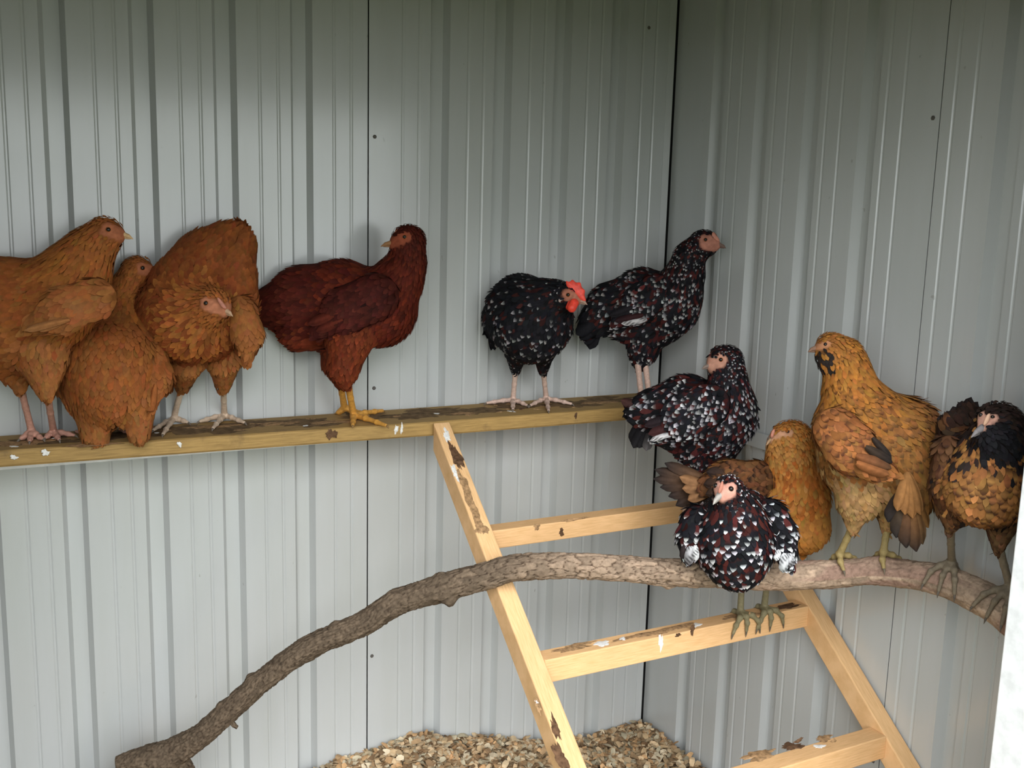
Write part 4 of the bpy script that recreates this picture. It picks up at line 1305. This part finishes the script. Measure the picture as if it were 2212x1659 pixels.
# 8 -- orange hen with a dark tail on the middle rung
D = 1.965
OR8 = dict(body=(0.216, 0.094, 0.030), head=(0.418, 0.155, 0.032), neck=(0.403, 0.137, 0.025), hackle=(0.360, 0.112, 0.022), breast=(0.403, 0.169, 0.037), saddle=(0.094, 0.042, 0.017), fluff=(0.360, 0.158, 0.043), thigh=(0.360, 0.173, 0.050), wing=(0.122, 0.049, 0.019), beard=(0.403, 0.180, 0.047))
ED8 = dict(body=(0.068, 0.031, 0.014), head=(0.340, 0.116, 0.024), neck=(0.340, 0.109, 0.020), hackle=(0.286, 0.082, 0.017), breast=(0.354, 0.136, 0.031), saddle=(0.015, 0.010, 0.007), fluff=(0.306, 0.136, 0.034), thigh=(0.306, 0.136, 0.034), wing=(0.020, 0.011, 0.007), beard=(0.340, 0.136, 0.034))
A8 = [np.array([-0.212, -0.596, 0.640]), np.array([-0.150, -0.596, 0.640])]
chicken(dict(seed=18, D=D, q=0.80, base=(-0.18, -0.594, 0.632), palette=pal_laced(OR8, ED8, .12, .55),
    label='orange-headed hen with a fanned dark tail on the middle rung behind the branch', leg_col=(.20, .17, .09), claw_col=(.12, .10, .07),
    chains=[([(1711, 952, -.055, 46), (1709, 1010, -.055, 50), (1722, 1070, -.055, 60), (1690, 1085, -.04, 62), (1640, 1062, -.01, 60), (1580, 1046, .0, 48), (1540, 1052, 0, 34)], ['head', 'hackle', 'breast', 'breast', 'body', 'saddle']),
            ([(1700, 965, -.07, 40), (1706, 985, -.065, 42)], 'beard'),
            ([(1728, 1085, -.055, 58), (1738, 1135, -.05, 49), (1736, 1178, -.04, 18)], 'breast'),
            ([(1690, 1100, -.035, 60), (1630, 1110, 0, 45)], 'fluff'),
            ([(1620, 1120, .01, 44), (1608, 1190, .01, 22)], 'thigh'), ([(1680, 1130, -.01, 44), (1668, 1200, -.01, 22)], 'thigh')],
    head=dict(c=(1706, 950, -.057), r=46, eye=(1702, 933), beak=((1667, 948, -.072), (1655, 962, -.082)), skin=(.50, .26, .15), face=.24, beak_col=(.40, .25, .14), beak_r=.0048, eye_r=.0036,
              comb=[dict(pts=[(1664, 946), (1664, 936), (1670, 926), (1675, 926), (1673, 938), (1668, 948)], d=-.083, mat=M_PALECOMB)]),
    wings=[dict(beads=[(1634, 1040, -.07, 44), (1590, 1040, -.07, 42), (1545, 1046, -.06, 26)], q=.32, flight=[((1590, 1055, -.09), (1524, 1068, -.075), 24, (.10, .045, .02), (.025, .016, .012)), ((1590, 1040, -.09), (1520, 1046, -.07), 26, (.10, .045, .02), (.02, .013, .011)), ((1595, 1024, -.085), (1526, 1020, -.07), 26, (.06, .03, .016), (.018, .012, .011))]),
           dict(beads=[(1640, 1040, .06, 44), (1590, 1040, .06, 42), (1545, 1046, .05, 26)], q=.32)],
    tail=[((1548, 1048, -.03 + .006 * i), e, 26, (.15, .075, .035), (.016, .013, .013)) for i, e in enumerate((((1436, 1000, -.03)), ((1414, 1014, -.025)), ((1411, 1034, -.03)), ((1426, 1052, -.035)), ((1444, 1072, -.04)), ((1460, 1092, -.045)), ((1490, 1106, -.05))))]
        + [((1545, 1055, -.045), e, 24, (.18, .09, .04), (.22, .11, .05)) for e in ((1468, 1030, -.05), (1474, 1055, -.055), (1486, 1080, -.06))],
    legs=[dict(hock=at(1606, 1190, D + .02), ankle=A8[0], toes=rung_toes(A8[0], -0.613, 0.632, .028), rs=.0065), dict(hock=at(1664, 1205, D + .0), ankle=A8[1], toes=rung_toes(A8[1], -0.613, 0.632, .028), rs=.0065)]))

# branch perching ---------------------------------------------------------
BC = catmull(BR, 30)
def branch_at(px):
    """branch centre, radius and direction nearest to a picture column"""
    q = BC[:, :3] - CAM
    x = 1106 + FPX * (q @ AR) / (q @ AF)
    i = int(np.argmin(abs(x - px)))
    d = norm(BC[min(i + 3, len(BC) - 1), :3] - BC[max(i - 3, 0), :3])
    return BC[i, :3], BC[i, 3], d
def branch_leg(px, hock, facing, rs=.0064, spread=.024, hD=0.0, drop=2.0):
    """foot clasping the branch; facing +1: toes wrap down the side towards the camera"""
    c, r, d = branch_at(px)
    up = norm(np.array([0, 0, 1.0]) - d * d[2])
    side = norm(np.cross(d, up))
    if np.dot(side, CAM - c) < 0: side = -side
    side = side * facing
    r = r + 0.004
    A = c + up * (r + 0.006)
    def P(ang, along): return c + (up * math.cos(ang) + side * math.sin(ang)) * r + d * along
    toes = []
    for k in (-1, 0, 1):
        toes.append([P(.45, spread * .5 * k), P(.95, spread * .85 * k), P(1.2 + .35 * (drop - 1) * (1 if k == 0 else .8), spread * 1.1 * k)])
    toes.append([P(-.5, 0), P(-1.05, .004)])
    H = at(hock[0], hock[1], (A - CAM) @ AF + hD)
    return dict(hock=H, ankle=A, toes=toes, rs=rs)

# 9 -- golden hen on the branch, back to the camera
D = 1.735
G9 = dict(body=(0.257, 0.105, 0.027), head=(0.296, 0.117, 0.027), neck=(0.351, 0.136, 0.027), hackle=(0.335, 0.133, 0.027), breast=(0.242, 0.101, 0.028), saddle=(0.273, 0.117, 0.033), fluff=(0.343, 0.195, 0.078), thigh=(0.359, 0.211, 0.086), wing=(0.234, 0.098, 0.035), beard=(0.020, 0.014, 0.012))
E9 = dict(body=(0.105, 0.046, 0.017), head=(0.186, 0.074, 0.022), neck=(0.186, 0.074, 0.019), hackle=(0.105, 0.043, 0.014), breast=(0.112, 0.050, 0.019), saddle=(0.112, 0.053, 0.020), fluff=(0.211, 0.112, 0.043), thigh=(0.248, 0.136, 0.056), wing=(0.081, 0.034, 0.015), beard=(0.012, 0.009, 0.009))
chicken(dict(seed=19, D=D, q=0.86, base=branch_at(1868)[0] + np.array([0, 0, .028]), palette=pal_laced(G9, E9, .11, .5),
    label='tall golden hen seen from behind on the branch, dark beard, black-tipped hanging tail', leg_col=(.34, .25, .10), claw_col=(.15, .12, .08),
    chains=[([(1797, 751, .03, 28), (1822, 772, .03, 38), (1832, 810, .025, 45), (1838, 850, .015, 54), (1868, 910, .0, 80), (1930, 950, -.02, 74), (1968, 1005, -.04, 52), (1978, 1065, -.055, 40)], ['head', 'neck', 'hackle', 'hackle', 'body', 'saddle', 'saddle']),
            ([(1771, 752, .028, 9), (1790, 750, .03, 24)], 'head'),
            ([(1783, 771, .020, 15), (1787, 780, .022, 17)], 'beard'),
            ([(1822, 920, .01, 64), (1845, 985, .01, 72), (1862, 1050, .0, 58)], ['breast', 'fluff']),
            ([(1955, 905, -.01, 50), (1975, 945, -.02, 46)], 'saddle'),
            ([(1900, 1020, .0, 66), (1930, 1050, -.01, 48)], 'fluff'),
            ([(1850, 1085, .0, 38), (1844, 1136, .01, 14)], 'thigh'), ([(1925, 1085, .01, 36), (1917, 1136, .02, 14)], 'thigh')],
    head=dict(c=(1792, 750, .03), r=28, eye=(1783, 744), beak=((1765, 753, .028), (1745, 760, .025)), skin=(.40, .18, .09), face=.42, beak_col=(.20, .11, .07), beak_r=.0062, eye_r=.0036, iris=False),
    wings=[dict(beads=[(1806, 930, -.055, 50), (1836, 965, -.07, 52), (1880, 1000, -.085, 32), (1916, 1014, -.09, 14)], q=.42, palette=pal_laced({**G9, 'wing': (.25, .095, .03)}, {**E9, 'wing': (.09, .035, .016)}, .15, .5),
                flight=[((1850, 1000, -.105), (1922, 1026, -.10), 26, (.22, .08, .026), (.18, .07, .026)), ((1850, 985, -.105), (1926, 1012, -.10), 26, (.18, .065, .024), (.07, .035, .018)), ((1870, 965, -.10), (1928, 1000, -.10), 22, (.04, .025, .016), (.016, .013, .012)), ((1885, 945, -.09), (1926, 992, -.095), 16, (.03, .02, .015), (.014, .012, .011))]),
           dict(beads=[(1985, 905, -.01, 38), (2002, 938, -.015, 26), (1998, 980, -.03, 10)], q=.8, flight=[((1996, 940, -.03), (1990, 1000, -.04), 18, (.03, .02, .016), (.016, .013, .012))])],
    tail=[((1960, 1050, -.085), e, w_, a_, b_) for e, w_, a_, b_ in (((1918, 1128, -.085), 34, (.05, .03, .02), (.014, .012, .012)), ((1936, 1162, -.09), 36, (.10, .06, .03), (.014, .012, .012)), ((1958, 1184, -.095), 38, (.18, .08, .03), (.016, .013, .012)),
              ((1980, 1192, -.095), 36, (.24, .11, .036), (.020, .014, .012)), ((1994, 1176, -.09), 34, (.24, .11, .036), (.05, .03, .016)), ((2006, 1140, -.085), 32, (.24, .11, .036), (.15, .07, .022)))]
        + [((1962, 1020, -.09), (1955 + 17 * i, 1120 - 8 * abs(i - 1), -.105), 26, (.26, .12, .04), (.20, .09, .03)) for i in (-1, 0, 1, 2)],
    legs=[branch_leg(1822, (1843, 1134), -1), branch_leg(1913, (1917, 1134), -1)]))

# 10 -- dark hen at the right edge
D = 1.575
G10 = dict(body=(0.085, 0.036, 0.015), head=(0.025, 0.014, 0.011), neck=(0.017, 0.012, 0.011), hackle=(0.024, 0.015, 0.013), breast=(0.281, 0.123, 0.038), saddle=(0.030, 0.015, 0.010), fluff=(0.145, 0.068, 0.030), thigh=(0.136, 0.072, 0.034), wing=(0.093, 0.041, 0.019), beard=(0.011, 0.010, 0.012))
E10 = dict(body=(.03, .015, .010), head=(.016, .011, .011), neck=(.012, .011, .012), hackle=(.014, .011, .012), breast=(.055, .022, .012), saddle=(.016, .011, .010), fluff=(.05, .025, .015), thigh=(.07, .035, .02), wing=(.03, .015, .01), beard=(.010, .010, .012))
chicken(dict(seed=20, D=D, q=0.86, base=branch_at(2100)[0] + np.array([0, 0, .03]), palette=pal_laced(G10, E10, .25, .72),
    label='dark-headed hen with orange-laced breast at the right end of the branch, looking down', leg_col=(.19, .15, .10), claw_col=(.12, .10, .08),
    chains=[([(2160, 915, -.06, 46), (2164, 945, -.055, 52), (2150, 985, -.04, 70), (2140, 1035, -.02, 86), (2095, 1000, .01, 66), (2075, 945, .03, 42), (2085, 910, .045, 28)], ['head', 'hackle', 'hackle', 'body', 'saddle', 'saddle']),
            ([(2131, 923, -.08, 13), (2148, 916, -.068, 34)], 'head'),
            ([(2150, 948, -.085, 36), (2160, 965, -.08, 40)], 'beard'),
            ([(2140, 1000, -.05, 66), (2130, 1050, -.045, 78), (2120, 1080, -.03, 46)], 'breast'),
            ([(2062, 990, -.0, 38), (2062, 1050, -.005, 44), (2072, 1090, -.005, 34)], 'body'),
            ([(2060, 1090, .0, 34), (2054, 1138, .01, 11)], 'thigh'), ([(2166, 1100, .0, 46), (2157, 1178, .005, 13)], 'thigh')],
    head=dict(c=(2154, 913, -.066), r=44, eye=(2144, 901), beak=((2124, 925, -.085), (2097, 945, -.098)), skin=(.50, .27, .20), face=.30, beak_col=(.22, .20, .20), beak_r=.0066, eye_r=.0034, iris=False,
              comb=[dict(pts=[(2122, 920), (2126, 906), (2134, 892), (2140, 892), (2138, 906), (2130, 920)], d=-.096, mat=mat_plain('peach_comb', (.60, .36, .24), .6))]),
    wings=[dict(beads=[(2050, 970, -.01, 30), (2046, 1015, -.01, 28), (2052, 1065, 0, 12)], q=1.0),
           dict(beads=[(2212, 985, -.02, 34), (2226, 1030, -.01, 30), (2222, 1070, 0, 14)], q=.9, palette=pal_laced({**G10, 'wing': (.02, .014, .012)}, E10, .2, .5))],
    tail=[((2085, 920, .04), e, 28, (.025, .014, .011), (.014, .010, .010), -AF, .10) for e in ((2098, 858, .06), (2078, 866, .06), (2058, 878, .055), (2040, 892, .05), (2024, 904, .045), (2112, 868, .055))],
    legs=[branch_leg(2046, (2053, 1136), 1, drop=2.6), branch_leg(2163, (2157, 1176), 1, drop=2.6)]))

# 11 -- speckled hen crouching on the branch in front
D = 1.745
P_SP11 = pal_speckle(.36, pm=.55, mahog=(.052, .012, .010), white=(.58, .57, .58), per={'fluff': .72, 'hackle': .35, 'head': .55, 'thigh': .3})
P_W11 = pal_speckle(.5, pm=.25, white=(.62, .62, .63)); P_W11t = pal_speckle(.9, pm=.2, white=(.72, .72, .74))
chicken(dict(seed=21, D=D, q=1.0, base=branch_at(1592)[0] + np.array([0, 0, .028]), palette=P_SP11,
    label='speckled hen crouching face-on on the branch, drooping white-tipped wings', leg_col=(.58, .42, .34),
    chains=[([(1576, 1058, -.03, 28), (1588, 1094, -.02, 38), (1584, 1135, -.01, 64), (1580, 1170, -.01, 76), (1590, 1208, -.012, 58), (1592, 1240, -.012, 20)], ['head', 'hackle', 'breast', 'breast', 'breast']),
            ([(1557, 1070, -.054, 11), (1570, 1060, -.038, 24)], 'head'),
            ([(1520, 1135, .02, 36), (1560, 1150, .02, 60)], 'body'), ([(1652, 1120, .02, 38), (1610, 1140, .02, 64)], 'body'),
            ([(1545, 1180, -.015, 34), (1560, 1205, -.015, 30)], 'fluff'), ([(1632, 1178, -.015, 40), (1618, 1210, -.015, 30)], 'fluff'),
            ([(1584, 1130, .04, 70), (1600, 1120, .10, 58), (1606, 1130, .15, 34)], ['body', 'saddle'])],
    head=dict(c=(1573, 1058, -.034), r=28, eye=(1579, 1056), beak=((1553, 1073, -.058), (1540, 1090, -.072)), skin=(.58, .29, .22), face=.54, beak_col=(.42, .38, .34), beak_r=.0062, face_low=True, iris=False,
              comb=[dict(pts=[(1550, 1068), (1552, 1054), (1558, 1038), (1563, 1038), (1563, 1052), (1558, 1066)], d=-.068, mat=M_PALECOMB)]),
    wings=[dict(beads=[(1506, 1122, .0, 32), (1492, 1155, -.015, 26), (1490, 1188, -.02, 20)], q=.9, palette=P_W11,
                flight=[((1492, 1180, -.045), (1488, 1222, -.04), 22, (.45, .44, .45), (.05, .04, .04)), ((1502, 1178, -.045), (1504, 1212, -.04), 16, (.6, .6, .6), (.45, .44, .44)), ((1480, 1178, -.035), (1476, 1210, -.03), 18, (.03, .02, .02), (.02, .015, .015))]),
           dict(beads=[(1662, 1112, .0, 36), (1686, 1150, -.015, 32), (1698, 1192, -.02, 24)], q=.8, palette=P_W11),
           dict(beads=[(1690, 1180, -.036, 22), (1700, 1212, -.036, 15)], q=.5, palette=P_W11t, scale=.8,
                flight=[((1696, 1195, -.055), (1692, 1238, -.05), 20, (.68, .68, .70), (.25, .26, .25)), ((1706, 1195, -.05), (1706, 1228, -.045), 18, (.6, .6, .62), (.06, .05, .05)), ((1684, 1188, -.055), (1676, 1212, -.05), 14, (.7, .7, .72), (.6, .6, .6))])],
    tail=[((1604, 1130, .16), (1600 + 14 * i, 1120, .25), 24, (.02, .012, .012), (.012, .010, .011), AU) for i in (-1.5, -.5, .5, 1.5)],
    legs=[branch_leg(1560, (1566, 1212), -1), branch_leg(1620, (1618, 1212), -1)]))
